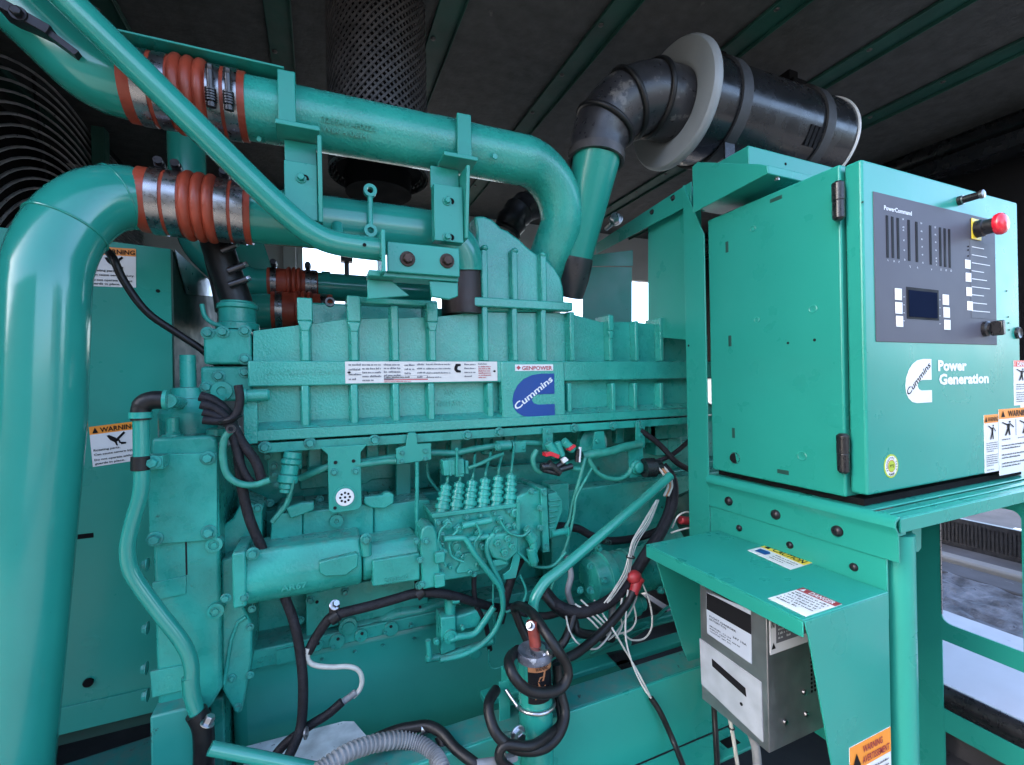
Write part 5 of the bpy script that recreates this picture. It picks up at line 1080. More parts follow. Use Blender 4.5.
top_sticker('danger_label', ((803, 588), (842, 604.5), (768, 598.5)), [('r', 0, 0, 1, .20, 'dred'), ('p', [(.12, .03), (.17, .17), (.06, .17)], 'white'), ('t', 'DANGER', .30, .175, .62, .14, 'white', 1), ('l', .08, .28, .84, 6, .105, .05, 'ink')], 'dark red topped danger label')
o_ = at(849, 745, Y=YH0 - .0002); a_ = at(890, 729, Y=YH0 - .0002); c2 = at(852, 800, Y=YH0 - .0002)
o_ = V((o_.x, YH0 - .0002, (o_.z + a_.z) / 2)); ex_ = V((a_.x - o_.x, 0, 0))
sticker('warning_label', hd, o_, ex_, V((0, 0, -.115)), [('r', 0, 0, 1, .36, 'orange'), ('p', [(.15, .12), (.25, .31), (.05, .31)], 'ink'), ('t', 'WARNING', .30, .16, .48, .10, 'dred', 1), ('t', 'AVERTISSEMENT', .29, .31, .66, .10, 'dred', 1), ('l', .06, .42, .86, 7, .075, .03, 'ink')], label='orange topped warning label in two languages')
# ------------------------------------------------------------------ battery charger
bc = thing('battery_charger', 'grey metal battery charger with perforated side hanging under the green hood', 'charger', (.79, .62, .85))
XB = .70; yb0, yb1 = .551, .70
zb_ = at(765, 750, X=XB).z
ztc = ZH - .034
b = MB('ally'); b.box((XB, yb0, zb_), (.880, yb1, ztc + .028)); cs = b.build('case', bc, bev=.0012)
def fq(pts, m, nm, th=.001, par=None, off=0.0):
    b = MB(m); q = A(pts, X=XB - off); b.prism([p + V((-th, 0, 0)) for p in q], (th - .0001, 0, 0)); return b.build(nm, par or bc)
fl = fq([(700, 638), (761.5, 682), (763.5, 742), (702, 684)], 'ally2', 'lower_faceplate', .0015)
fp = fq([(706.5, 592), (750.8, 609), (752, 664), (707.5, 633)], 'bluelabel', 'rating_label', .001)
fq([(706.6, 592.5), (750.9, 615), (751.3, 634.5), (706.9, 609)], 'ink', 'dark_band', .0006, fp, .0011)
fq([(712, 587), (740, 599), (740.5, 606.5), (713, 592)], 'dkmetal', 'vent_slot', .0008)
fq([(712, 658.5), (745.5, 688), (746.5, 697), (712.5, 666)], 'ink', 'readout_slot', .0008, fl, .0016)
b = MB('ink'); c_ = at(741.5, 704, X=XB - .0016); b.cyl(c_, c_ + V((-.001, 0, 0)), .003, 12); b.build('hole', fl)
o_ = at(707, 611, X=XB - .0018); a_ = at(751.3, 637, X=XB - .0018); c2 = at(707.5, 633, X=XB - .0018)
b = MB('ink'); exv = (a_ - o_); eyv = c2 - o_
def tx(s, x, y, w_, h_): b.text(s, o_ + exv * x + eyv * y, exv.normalized(), -eyv.normalized(), NX, w=exv.length * w_, h=eyv.length * h_, bold=True, th=.0001)
tx('FLOAT CHARGER', .06, .20, .62, .09); tx('BATTERY TYPE', .06, .33, .40, .08); tx('24V 10A', .60, .50, .30, .09); tx('MODEL 12-24', .06, .62, .5, .06); tx('INPUT 120V AC 60HZ', .06, .74, .7, .06); tx('OUTPUT 24V DC', .06, .86, .5, .06)
b.build('label_lettering', fp, recalc=False)
o_ = V((at(768, 621, Y=yb0).x, yb0 - .0002, ztc)); q_ = at(806, 640, Y=yb0)
sticker('danger_label', bc, V((XB + .006, yb0 - .0002, ztc + .02)), V((.15, 0, 0)), V((0, 0, at(770, 655, Y=yb0).z - ztc - .02)), [('r', .10, .02, .88, .80, 'greyink')] + [('l', .13 + .14 * k, .06, .11, 9, .08, .045, 'white') for k in range(6)] + [('t', 'DANGER', .015, .5, .06, .25, 'ink', 1), ('p', [(.05, .78), (.085, .90), (.015, .90)], 'ink')], label='dense dark printed danger label')
b = MB('black')
for i in range(7):
    for j in range(16): c_ = V((.812 + i * .009, yb0, zb_ + .075 + j * .0075)); b.cyl(c_ + V((0, -.0007, 0)), c_ + V((0, .002, 0)), .0027, 6)
b.build('vent_holes', bc)
for u, v in ((785, 722), (804, 692), (806, 714)):
    b = MB('steel'); b.lathe(at(u, v, Y=yb0), NY, [(0, .005), (.003, .0045), (.004, .002)], 14); b.build('screw', bc)
# ------------------------------------------------------------------ skid, lower beams
sk = thing('skid_rail', 'scuffed green steel base rail running along the front of the engine', 'rail', (.4, .82, .3))
zs_t = .838; zs_b = .676
b = MB('sheet'); b.box((-.6, .80, zs_b), (1.0, .806, zs_t)); b.box((-.6, .735, zs_b - .008), (1.0, .7998, zs_b)); b.build('channel', sk, bev=.003, seg=3)
b = MB('skid'); b.box((-.6, .8063, zs_t - .008), (1.0, .868, zs_t - .0005)); b.build('top_flange', sk, bev=.002, label='grimy top flange')
b = MB('black'); c_ = at(730, 742, Z=zs_b); b.box(c_ + V((-.02, -.012, -.001)), c_ + V((.02, .012, .0008))); b.build('slot', sk, bev=.004)
b = MB('pan'); b.box((.32, .93, .80), (1.0, .97, .815)); b.box((.45, 1.0, .83), (1.0, 1.02, .845)); b.build('inner_lip', sk, bev=.003)
b = MB('dkmetal'); b.prism(A([(608, 655), (640, 690), (655, 684), (625, 652)], Y=.93), (0, .01, 0)); b.build('cross_brace', sk)
fb = thing('cross_beam', 'dusty green floor beam across the bottom left corner', 'beam', (-.3, 1.0, .4))
b = MB('skid'); zz = .70; b.prism([at(20, 778, Z=zz), at(152, 735, Z=zz), at(172, 752, Z=zz), at(180, 800, Z=zz), at(30, 830, Z=zz)], (0, 0, -.05)); b.build('beam', fb, bev=.004)
b = MB('skid'); p0 = at(150, 742, Y=.97); p1 = at(197, 742, Y=.97); b.box((p0.x, .97, .45), (p1.x, 1.06, at(170, 712, Y=.97).z)); b.build('block', fb, bev=.004)
wp = MB('dirtyplate'); zz = .757; wp.prism([at(u, v, Z=zz) for u, v in ((246, 746), (343, 721), (354, 721), (372, 742), (372, 775), (240, 790))], (0, 0, -.004)); tag(wp.build('drip_plate', bev=.001), 'scuffed pale metal plate lying under the oil pan', 'plate')
# ------------------------------------------------------------------ coolant pipe at the gear case
cpz = thing('coolant_pipe', 'slim bent green coolant pipe with black rubber elbow at gear case', 'pipe', (-.3, .96, .7))
YK = .955
b = MB('pipe'); b.tube(catmull(A([(141, 418), (141.5, 450), (141, 490), (131, 528), (127.5, 552), (133, 575), (155, 607), (182, 642), (191, 664), (192, 688), (197, 713), (203, 728)], Y=YK), 6), .0118, 22); b.build('bent_tube', cpz)
b = MB('pipe'); b.tube(A([(190, 676), (191, 692), (195, 706)], Y=YK), .0128, 22); b.build('sleeve', cpz)
b = MB('rubber'); b.tube(catmull(A([(141, 420), (141, 410), (145, 403), (154, 400), (166, 400)], Y=YK), 6), [.0145 + .001 * (i > 8) for i in range(25)], 22); el = b.build('rubber_elbow', cpz)
b = MB('cast2'); p, q = at(141, 418, Y=YK), at(141, 412, Y=YK); b.cyl(p, q, .0165, 24); b.build('clamp', el)
b = MB('cast2'); p, q = at(164, 400, Y=YK), at(168, 400, Y=YK); b.cyl(p, q, .0175, 24); b.cyl(at(168, 401, Y=YK), at(180, 403, Y=1.06), .012, 20); b.build('clamp', el)
b = MB('rubber'); b.cyl(at(141, 456, Y=YK), at(141, 470, Y=YK), .0140, 24); b.use('cast2').box(at(146, 457, Y=YK), at(163, 469, Y=YK) + V((0, .035, 0))); c_ = b.build('clip', cpz, bev=.001)
b = MB('boltg'); b.bolt(at(153, 462.5, Y=YK - .001), NY, .0085); b.build('bolt', cpz)
b = MB('rubber'); b.tube(catmull(A([(196, 712), (203, 728), (204, 760), (202, 800)], Y=YK), 6), .0165, 20); dh = tag(b.build('drain_hose'), 'black drain hose with clamp below the bent coolant pipe', 'hose')
b = MB('galv'); p, q = at(207, 724, Y=YK - .02), at(211, 716, Y=YK - .02); b.bolt(p, q - p, .008, .012); b.build('clamp_screw', dh)
b = MB('pipe'); b.tube(catmull(A([(210, 748), (245, 755), (300, 766), (360, 778)], Y=.86), 5), .0105, 18); tag(b.build('drain_pipe'), 'thin straight green pipe along the bottom edge under pan', 'pipe')

# ------------------------------------------------------------------ hoses and cables
def cable(pts, r, m, nm, lab, cat, Y=None, group=None, seg=12, n=6):
    P_ = [at(p[0], p[1], Y=(p[2] if len(p) > 2 else Y)) for p in pts]
    b = MB(m); b.tube(catmull(P_, n), r, seg); o = b.build(nm)
    return tag(o, lab, cat, group)
cable([(104, 248, 1.19), (113, 258), (124, 281), (147, 312), (180, 335), (206, 353), (229, 378), (240, 392, 1.1)], .0072, 'rubber', 'hose', 'thin black hose sagging across the upper warning label', 'hose', Y=1.12)
def lp_(pts, dx, dy): return [(u + dx, v + dy, *r_) for u, v, *r_ in pts]
cable([(200, 396), (214, 401), (228, 414), (236, 436), (240, 470), (243, 492), (250, 520), (262, 548), (285, 598, 1.0), (296, 630, .99), (302, 668, .98), (303, 700, .97), (300, 730, .96), (288, 758, .93)], .0092, 'loom', 'wire_loom', 'long black wire loom dropping past the drive housing to the pan', 'cable', Y=1.0)
cable([(201, 404), (216, 409), (230, 422), (243, 444), (256, 462), (262, 481)], .009, 'loom', 'wire_loom', 'short black loom curving right beside the green wire, upper strand', 'cable', Y=.99)
cable([(203, 412), (216, 416), (228, 425), (236, 448), (243, 470), (253, 484), (262, 482)], .0072, 'loom', 'wire_loom', 'short black loom ending above the green wire, lower strand', 'cable', Y=.985)
cable([(203, 420), (214, 421), (226, 421), (236, 415), (240, 400), (238, 385)], .0075, 'loom', 'wire_loom', 'black loom rising from the knot towards the water outlet', 'cable', Y=.98)
b = MB('rubber'); b.ring(at(231, 419, Y=.975), at(240, 440, Y=.975) - at(226, 400, Y=.975), .018, .0025, 24, 6); tag(b.build('cable_tie'), 'black cable tie binding the looms beside the thermostat neck', 'cable tie')
cable([(230, 431), (224, 440), (223, 458), (227, 474), (238, 483), (254, 485), (270, 480)], .0062, 'wireg', 'wire', 'green painted wire looping from an eye terminal at gear case', 'wire', Y=.975)
b = MB('dkmetal'); b.lathe(at(231, 429, Y=.97), NY, [(0, .0045), (0, .008), (.003, .008), (.003, .0045)], 16, cap=False); tag(b.build('eye_terminal'), 'small dark eye terminal on the end of the green wire', 'terminal')
cable([(290, 492), (287, 503), (277, 516), (272, 522)], .0052, 'wireg', 'wire', 'green painted wire hanging from the threaded sensor plug, thicker strand', 'wire', Y=1.02)
cable([(294, 480), (290, 495), (283, 510)], .003, 'wireg', 'wire', 'green painted wire beside the threaded sensor plug, thinner strand', 'wire', Y=1.01)
lm = cable([(308, 652, .99), (318, 634, .99), (330, 618, .985), (342, 613, .98), (370, 606, .98), (395, 599, .98), (418, 593, .98), (445, 594, .98), (475, 602, 1.0), (500, 608, 1.02), (530, 605, 1.03)], .0098, 'loom', 'wire_loom', 'ribbed black loom clipped along the pan rail to the pump', 'cable')
for u, v in ((334.5, 617), (420, 593)):
    b = MB('rubber'); p = at(u, v, Y=.98); b.cyl(p + V((-.008, 0, -.004)), p + V((.008, 0, 0.004)), .0125, 20); b.box(p + V((-.010, -.004, .004)), p + V((.010, .01, .024))); b.build('clip', lm, bev=.001)
b = MB('galv'); p = at(334.5, 602, Y=.98); b.bolt(p + V((0, 0, -.006)), (0.2, -.7, .5), .007, .014); b.build('clip_stud', lm)
b = MB('boltg'); b.bolt(at(419, 585, Y=.975), NY, .006, .01); b.build('clip_bolt', lm)
cable([(308, 648), (308, 660), (316, 665.5), (332, 667), (348, 666.5), (358, 670), (362, 679), (360, 689), (353, 697)], .0048, 'wirew', 'wire', 'white wire looping in front of the oil pan', 'wire', Y=.985)
cable([(356, 692), (347, 699), (337, 706)], .0065, 'conduit', 'wire_sleeve', 'grey sleeve where the white wire loop meets black loom', 'sleeve', Y=.983)
cable([(342, 702), (328, 714), (312, 724), (298, 734), (284, 745), (270, 762)], .0085, 'loom', 'wire_loom', 'black loom running from grey sleeve down left over pale plate', 'cable', Y=.975)
b = MB('ally'); b.ring(at(306, 733, Y=.955), (1, -.3, 0.1), .0085, .0025, 20, 6); tag(b.build('cable_tie'), 'thin clear tie where two looms cross above pale plate', 'cable tie')
# grey ribbed conduit
P_ = catmull([at(u, v, Y=y) for u, v, y in ((318, 772, .80), (345, 754, .82), (372, 744, .84), (400, 740, .85), (419, 744, .84), (434, 755, .81), (442, 768, .78), (448, 785, .76))], 24)
b = MB('conduit'); b.tube(P_, [.0128 + .0016 * (1 if (i % 4) < 2 else -1) for i in range(len(P_))], 18); tag(b.build('ribbed_conduit', sharp=20), 'grey ribbed conduit arching at the bottom edge', 'conduit')
c1_ = cable([(340, 762, .90), (370, 742, .88), (395, 731, .87), (414, 727, .86), (428, 726, .85), (442, 733, .83), (456, 749, .80), (474, 763, .77), (486, 772, .76)], .0095, 'rubber', 'cable', 'black cable with steel clip behind the grey ribbed conduit', 'cable')
b = MB('steel'); p = at(424, 727, Y=.855); b.cyl(p + V((-.007, 0, 0)), p + V((.007, 0, -.001)), .0112, 18); b.build('clip', c1_)
cable([(440, 735, .84), (443, 745, .83), (441, 757, .82), (436, 770, .8)], .011, 'rubber', 'cable', 'short black cable tail crossing the end of grey conduit', 'cable')
b = MB('conduit'); b.cyl(at(476, 764, Y=.765), at(505, 760, Y=.765), .007); b.bolt(at(505, 760, Y=.765), (1, 0, 0), .009, .02); tag(b.build('cable_gland'), 'pale cable gland at bottom edge left of the cylinder', 'gland')
# painted harness under the gasket rail
YW = 1.056
hn = cable([(300, 478, 1.08), (320, 470, 1.06), (340, 463, 1.056), (362, 462, 1.056), (397, 457, 1.056), (431, 453), (455, 453), (475, 449), (495, 446), (512, 444), (530, 443), (545, 444)], .0078, 'wireg', 'wire_harness', 'green painted wire harness clamped under the gasket rail', 'harness', Y=YW)
cable([(310, 470, 1.1), (335, 468, 1.05), (362, 464.5, 1.04), (385, 461.5, 1.04), (397, 461, 1.03)], .0072, 'wireg', 'wire_harness', 'second green painted harness just below the first, at left', 'harness')
b = MB('cast2'); b.cyl(at(496, 446, Y=YW - .005), at(510, 445, Y=YW - .005), .013, 18); b.box(at(514, 442, Y=YW - .01), at(526, 452, Y=YW - .01) + V((0, .03, 0))); b.bolt(at(498, 447, Y=YW - .017), NY, .006, .004); b.bolt(at(523, 448, Y=YW - .01), NY, .004, .003); b.ring(at(511.5, 446, Y=YW), (1, 0, 0), .0145, .0025, 20, 6); b.build('junction', hn, bev=.002)
rl = thing('relay_connector', 'pale green boxy connector strapped below the harness above pump', 'connector', tuple(at(456, 478, Y=1.0)))
b = MB('cast2'); b.prism(A([(443, 461), (464, 458.5), (465, 474), (444, 476)], Y=.99), (0, .03, 0)); b.prism(A([(455, 473), (464, 473), (464, 477), (455, 477)], Y=.992), (0, .02, 0)); b.box(at(465, 461, Y=.995), at(469, 474, Y=.995) + V((0, .02, 0))); b.build('housing', rl, bev=.002)
b = MB('cast2'); b.prism(A([(449, 459.5), (450.5, 459.4), (451.5, 475.6), (450, 475.8)], Y=.988), (0, .001, 0)); b.cyl(at(457, 448, Y=.985), at(457, 476, Y=.985), .0028, 10); b.bolt(at(457, 451, Y=.985), UP, .004, .006); b.build('strap', rl)
cable([(469, 468, .99), (474, 466, .985), (482, 463, .985), (492, 458, .99), (503, 454, 1.0)], .0042, 'wireg', 'wire', 'green painted wire from boxy connector up to the harness', 'wire')
# plug cluster with red locks
pk = thing('plug_cluster', 'black and green electrical plugs with red locks hanging under rail', 'connector', tuple(at(555, 476, Y=.98)))
for (u0, v0, u1, v1, r_, m_) in ((548, 443, 556, 456, .012, 'cast2'), (557, 442, 562, 456, .009, 'cast2'), (563, 441, 573, 450, .011, 'cast2'), (558, 470, 572, 466, .008, 'plastic'), (541, 467, 553, 466, .010, 'plastic'), (548, 463, 560, 473, .010, 'plastic'), (556, 467, 564, 462, .007, 'plastic'), (543, 470, 560, 474, .006, 'plastic')):
    b = MB(m_); b.cyl(at(u0, v0, Y=.985), at(u1, v1, Y=.985), r_, 12); b.build('plug', pk, bev=.0015)
b = MB('redbtn'); b.prism(A([(546, 453), (551, 451.5), (560, 455), (559, 459), (551, 456), (546, 457)], Y=.97), (0, .02, 0)); b.build('lock', pk, bev=.001)
b = MB('redbtn'); b.prism(A([(568, 449), (575, 444.5), (576.5, 446.5), (570, 451.5)], Y=.97), (0, .02, 0)); b.build('lock', pk, bev=.001)
b = MB('white'); b.prism(A([(562, 460), (566, 457), (569, 460), (564, 463.5)], Y=.97), (0, .01, 0)); b.build('cap', pk, bev=.001)
b = MB('white'); b.cyl(at(580, 447, Y=.98), at(579, 462, Y=.98), .004, 10); b.use('plastic').cyl(at(578, 449, Y=.982), at(577, 462, Y=.982), .006, 10); b.build('terminal', pk)
cable([(537, 450), (533, 458), (535, 468), (541, 472)], .0068, 'wireg', 'wire', 'green painted wire bowing down to plugs with red locks', 'wire', Y=1.0)
cable([(564, 462), (572, 468), (580, 469)], .006, 'wireg', 'wire', 'short green painted wire right of the plugs with red locks', 'wire', Y=.99)
cable([(583, 456, 1.0), (592, 454, .995), (608, 452, .995), (625, 447, 1.0), (640, 444, 1.02)], .0115, 'wireg', 'wire_harness', 'lumpy green harness wrapped in tape under right of rail', 'harness')
cable([(588, 458), (595, 470), (605, 477), (618, 479), (628, 474), (631, 468)], .0062, 'wireg', 'wire', 'green painted wire sagging in a deep loop to wall socket', 'wire', Y=.99)
cable([(585, 458, .99), (582, 470, .985), (578, 485, .985), (572, 505, .99), (569, 520, .99), (562, 535, .99)], .005, 'wireg', 'wire', 'green painted wire falling from taped harness behind the pump, thicker', 'wire')
cable([(592, 468, .99), (584, 482, .98), (576, 498, .98), (574, 514, .98), (568, 540, .98), (558, 565, .98), (551, 590, .98)], .0036, 'wireg', 'wire', 'green painted wire falling beside the thicker one to starter', 'wire')
b = MB('plastic'); b.lathe(at(644, 468, Y=1.0), (1, -.2, 0), [(0, .026), (.03, .026), (.034, .02), (.05, .018)], 24); tag(b.build('plug_boot'), 'round black plug boot on the green wall socket', 'plug')
for k, (r_, dx, lab) in enumerate(((.020, 0, 'thick black cable trunk behind the slanting brace tube'), (.012, -4, 'thinner black cable beside the cable trunk at right'))):
    cable([(662 + dx, 466, 1.0), (672 + dx, 480, .98), (672 + dx, 505, .97), (662 + dx, 530, .95), (648 + dx, 552, .93), (630 + dx, 580, .92), (608 + dx, 602, .91), (580 + dx, 612, .91), (558 + dx, 606, .93), (545 + dx, 592, .97)], r_ * (.72 if k == 0 else .6), 'loom', 'cable', lab, 'cable')
for k in range(3):
    cable([(654 + k * 3, 464, .985), (662 + k * 3, 472, .97), (668 + k * 2, 485, .96), (664 + k * 2, 496, .95)], .0032, 'copper' if k == 1 else 'wirew', 'wire', ('white wire at the cut end of trunk, leftmost of three', 'tan wire at the cut end of the trunk, middle of three', 'white wire at the cut end of trunk, rightmost of three')[k], 'wire')
ww = thing('wire_bundle', 'flat bundle of white wires tied against the thick black trunk', 'wire', tuple(at(612, 602, Y=.9)))
rw = random.Random(11)
for k in range(6):
    dx = (k - 2.5) * 1.15; js = [rw.uniform(-1.3, 1.3) for _ in range(7)]
    b = MB('wirew'); b.tube(catmull([at(u + dx * f_ + js[i_], v, Y=y + .004 * (k % 3)) for i_, (u, v, y, f_) in enumerate(((658, 500, .935, .5), (646, 522, .925, 1), (634, 541, .915, 1), (630, 557, .905, .55), (626, 573, .90, .9), (616, 590, .895, .9), (607, 603, .895, .7)))], 5), .0014, 8); b.build('wire', ww)
b = MB('rubber'); b.ring(at(630.5, 557, Y=.905), (0.1, 0, 1), .010, .0018, 20, 6); b.build('tie', ww)
for pts, r_, lab in (([(500, 622, 1.0), (515, 570, 1.0), (545, 530, 1.03), (575, 528, 1.04), (592, 536, 1.04), (610, 541, 1.05), (640, 537, 1.06), (665, 528, 1.06)], .0105, 'black loom arching behind brace tube above the starter motor'),):
    o_ = cable(pts, r_, 'loom', 'wire_loom', lab, 'cable')
    b = MB('steel'); b.cyl(at(604, 541, Y=1.03), at(610, 543, Y=1.03), .007, 12); b.build('splice', o_)
# slanting brace tube from the bottom centre to the cabinet
b = MB('pipe'); b.tube(catmull([at(u, v, Y=y) for u, v, y in ((535, 628, .88), (533, 612, .88), (535, 598, .88), (545, 582, .885), (560, 570, .89), (600, 536, .91), (640, 502, .93), (670, 476, .95))], 6), .0118, 22); tag(b.build('conduit_tube'), 'straight green tube slanting up right in front of the starter', 'pipe')
# starter cable with red boot
rb = thing('starter_cable', 'black starter cable with red rubber boot hanging from starter terminal', 'cable', tuple(at(630, 580, Y=.9)))
b = MB('redboot'); b.sphere(at(634, 577, Y=.905), .017, (1.15, 1, .95), 20); b.tube(catmull([at(u, v, Y=y) for u, v, y in ((638, 578, .905), (636, 585, .90), (633, 594, .895))], 5), [.016] * 3 + [.013] * 4 + [.0115] * 4, 18); b.build('boot', rb)
b = MB('rubber'); b.tube(catmull([at(u, v, Y=y) for u, v, y in ((633, 592, .895), (626, 605, .89), (610, 624, .88), (590, 643, .87), (575, 654, .86), (565, 659, .855), (552, 668, .85), (545, 680, .86))], 6), .0098, 16); b.build('cable', rb)
cable([(612, 600, .93), (612, 618, .93), (608, 632, .92), (600, 640, .93)], .009, 'conduit', 'cable', 'short grey cable hanging between starter motor and red boot', 'cable')
cable([(545, 594, .95), (556, 608, .93), (573, 620, .92), (578, 632, .91), (600, 636, .92), (612, 638, .93)], .0105, 'rubber', 'cable', 'black cable curling under the starter motor', 'cable')
cable([(575, 612, .91), (570, 628, .90), (562, 644, .89), (548, 656, .90), (535, 664, .92)], .0095, 'rubber', 'cable', 'black cable dropping from trunk towards the cylinder top', 'cable')
# loops round the cylinder
YE = .80
cable([(514, 608, .90), (520, 606, .88), (532, 613, .83), (544, 630, .79), (556, 648, .765), (565, 662, .76), (568, 675, .755), (561, 688, .75), (546, 693, .745), (528, 690, .745), (515, 678, .75), (509, 664, .77), (511, 656, .80), (518, 650, .84)], .0098, 'rubber', 'cable', 'thick black cable looped once round the green cylinder, upper loop', 'cable')
cable([(514, 608, .905), (519, 622, .9), (527, 640, .89), (531, 650, .88)], .009, 'rubber', 'cable', 'black cable slanting down behind red sleeve at cylinder top', 'cable')
cable([(557, 664, .80), (560, 690, .79), (565, 712, .775), (561, 730, .76), (550, 744, .75), (535, 750, .745), (515, 748, .75), (498, 736, .76), (490, 718, .78), (489, 702, .80), (496, 690, .83)], .0098, 'rubber', 'cable', 'thick black cable looped round the green cylinder, lower loop', 'cable')
cable([(553, 676, .83), (558, 700, .80), (561, 722, .78), (549, 735, .755), (530, 746, .74), (505, 745, .75), (500, 760, .75), (520, 775, .75)], .0085, 'rubber', 'cable', 'thinner black cable leaving the bottom of the lower loop', 'cable')
# green cylinder
ec = thing('ether_cylinder', 'green cylinder with corroded top and black label strapped upright', 'cylinder', tuple(at(536, 790, Y=YE)))
p = at(534.5, 652, Y=YE); q = at(537, 800, Y=YE); q.x = p.x; q.y = p.y
b = MB('pipe'); b.cyl(q, p + V((0, 0, -.004)), .0335, 40); b.build('body', ec, bev=.002)
b = MB('ringy'); b.lathe(p + V((0, 0, -.010)), UP, [(0, .0342), (.010, .0348), (.016, .032), (.014, .027), (.010, .018), (.012, .010), (.012, .001)], 40); b.build('rim', ec)
b = MB('redcable'); b.cyl(p + V((0.004, 0, .0)), p + V((.001, 0.01, .055)), .0115, 20); b.build('sleeve', ec)
b = MB('galv'); b.bolt(p + V((.016, -.02, .001)), (.3, -.6, .7), .007, .01); b.cyl(p + V((.004, -.006, .0)), p + V((.004, -.006, .012)), .015, 14); b.bolt(p + V((-.012, -.01, .058)), (-.5, -.5, .5), .006, .012); b.build('fitting', ec)
# curved label wrapped on the cylinder
def wrap(m, a0, a1, z0_, z1_, r_, nm, par):
    b = MB(m); n_ = 18; va = []; 
    for k in range(n_ + 1):
        a = a0 + (a1 - a0) * k / n_; va.append((b.v((p.x + r_ * math.sin(a), p.y - r_ * math.cos(a), z0_)), b.v((p.x + r_ * math.sin(a), p.y - r_ * math.cos(a), z1_))))
    for k in range(n_): b.face([va[k][0], va[k + 1][0], va[k + 1][1], va[k][1]])
    return b.build(nm, par)
zL1 = at(536, 664, Y=YE - .0335).z; zL0 = at(536, 706, Y=YE - .0335).z
a0, a1 = -.85, .75
lb = wrap('ink', a0, a1, zL0, zL1, .0337, 'label', ec)
wrap('copper', a0 + .02, a1 - .02, zL1 - .018, zL1 - .004, .0339, 'label_band', lb)
am = (a0 + a1) / 2; nr = V((math.sin(am), -math.cos(am), 0)); ext = V((math.cos(am), math.sin(am), 0))
b = MB('copper'); oc = V((p.x, p.y, 0)) + nr * .0345
def flat(pts):
    vs = []
    for x_, z_ in pts:
        a = am + x_ / .034; vs.append(V((p.x + .0342 * math.sin(a), p.y - .0342 * math.cos(a), z_)))
    b.quad(vs)
zc_ = (zL0 + zL1) / 2 + .006
flat([(.006, zc_ + .022), (.009, zc_ + .021), (.006, zc_ + .004), (.002, zc_ + .005)]); flat([(-.008, zc_ - .003), (.004, zc_ - .002), (.006, zc_ + .006), (-.004, zc_ + .006)]); flat([(-.008, zc_ - .004), (-.006, zc_ - .004), (-.003, zc_ - .012), (-.006, zc_ - .012)]); flat([(-.008, zc_ - .014), (.008, zc_ - .013), (.008, zc_ - .011), (-.008, zc_ - .012)])
for k in range(2): flat([(-.013, zL0 + .014 - k * .005), (.008 + k * .004, zL0 + .014 - k * .005), (.008 + k * .004, zL0 + .0165 - k * .005), (-.013, zL0 + .0165 - k * .005)])
b.build('label_print', lb, recalc=False)
b = MB('ink'); b.text('WARNING', V((p.x, p.y, zL1 - .015)) + nr * .0346 + ext * -.013, ext, UP, nr, w=.026, h=.008, bold=True, th=.0); b.build('label_lettering', lb, recalc=False)
b = MB('galv'); z_s = at(537, 716, Y=YE - .034).z; rg = []
b.tube([V((p.x + .036 * math.cos(t), p.y + .036 * math.sin(t), z_s + .010 * math.sin(t + .6) * -.3)) for t in [PI * 1.0 + k * PI / 14 for k in range(15)]], .0038, 10); b.tube([V((p.x - .036, p.y, z_s)), at(506, 690, Y=.83)], .0038, 10); b.build('strap_clamp', ec)
b = MB('sheet'); p0 = at(499, 683, Y=.835); p1 = at(510, 683, Y=.835); b.box((p0.x, .835, .70), (p1.x, .839, p0.z)); b.box((p1.x - .003, .8393, .70), (p1.x, .875, p0.z + .006)); b.build('bracket', ec, bev=.001)
b = MB('galv'); b.bolt(at(517, 734, Y=.775), (.2, -1, 0), .011, .012); b.cyl(at(500, 735, Y=.82), at(517, 733, Y=.775), .005); b.build('bolt', ec)
# thin white wires around the starter
def wires(lst, r_, labs, m='wirew', Y=.88):
    for pts, lab in zip(lst, labs): cable(pts, r_, m, 'wire', lab, 'wire', Y=Y, seg=8)
wires([[(594, 600, .93), (600, 610, .91), (612, 628, .87), (625, 650, .85), (640, 676, .81), (652, 700, .789)],
       [(628, 590, .90), (626, 612, .88), (626, 640, .85), (634, 668, .82), (645, 690, .795), (653, 700, .789)],
       [(642, 582, .90), (650, 604, .89), (652, 625, .88), (645, 638, .88), (632, 640, .88), (624, 634, .88)],
       [(566, 616, .90), (570, 632, .89), (580, 645, .88), (595, 649, .88), (605, 641, .88), (611, 632, .88)],
       [(640, 585, .91), (634, 604, .90), (625, 620, .90), (615, 634, .90), (608, 640, .90)],
       [(575, 604, .91), (590, 614, .90), (603, 626, .89), (607, 630, .89)],
       [(574, 610, .91), (588, 618, .90), (598, 628, .89), (603, 634, .89)],
       [(581, 600, .91), (594, 612, .9), (604, 622, .89), (609, 626, .89)],
       [(634, 606, .89), (636, 620, .89), (630, 630, .89), (618, 634, .89)],
       [(622, 598, .9), (620, 614, .89), (622, 626, .89), (616, 638, .88)]], .0021,
      ['white wire running straight down right to the black sleeve, left strand', 'white wire hanging near straight to black sleeve, right strand', 'white wire in the widest loop under the red boot', 'white wire in a low loop below the starter cable', 'white wire falling left from red boot towards the cables', 'white wire crossing the starter cable, uppermost of a fan', 'white wire crossing the starter cable, lowest of a fan', 'white wire crossing the starter cable, middle of a fan', 'white wire in a small tight loop under the red boot', 'white wire hanging short and wavy behind starter cable'])
wires([[(600, 650, 1.0), (640, 632, 1.0), (668, 607, 1.0), (690, 600, 1.0)], [(590, 655, .99), (630, 634, .99), (665, 622, .99), (690, 617, .99)]], .004, ['green painted wire low behind the hood, upper of two', 'green painted wire low behind the hood, lower of two'], 'wireg')
cable([(651, 698, .79), (660, 712, .78), (672, 738, .77), (684, 768, .725)], .0062, 'rubber', 'cable', 'black sleeved cable where two white wires meet over base rail', 'cable')
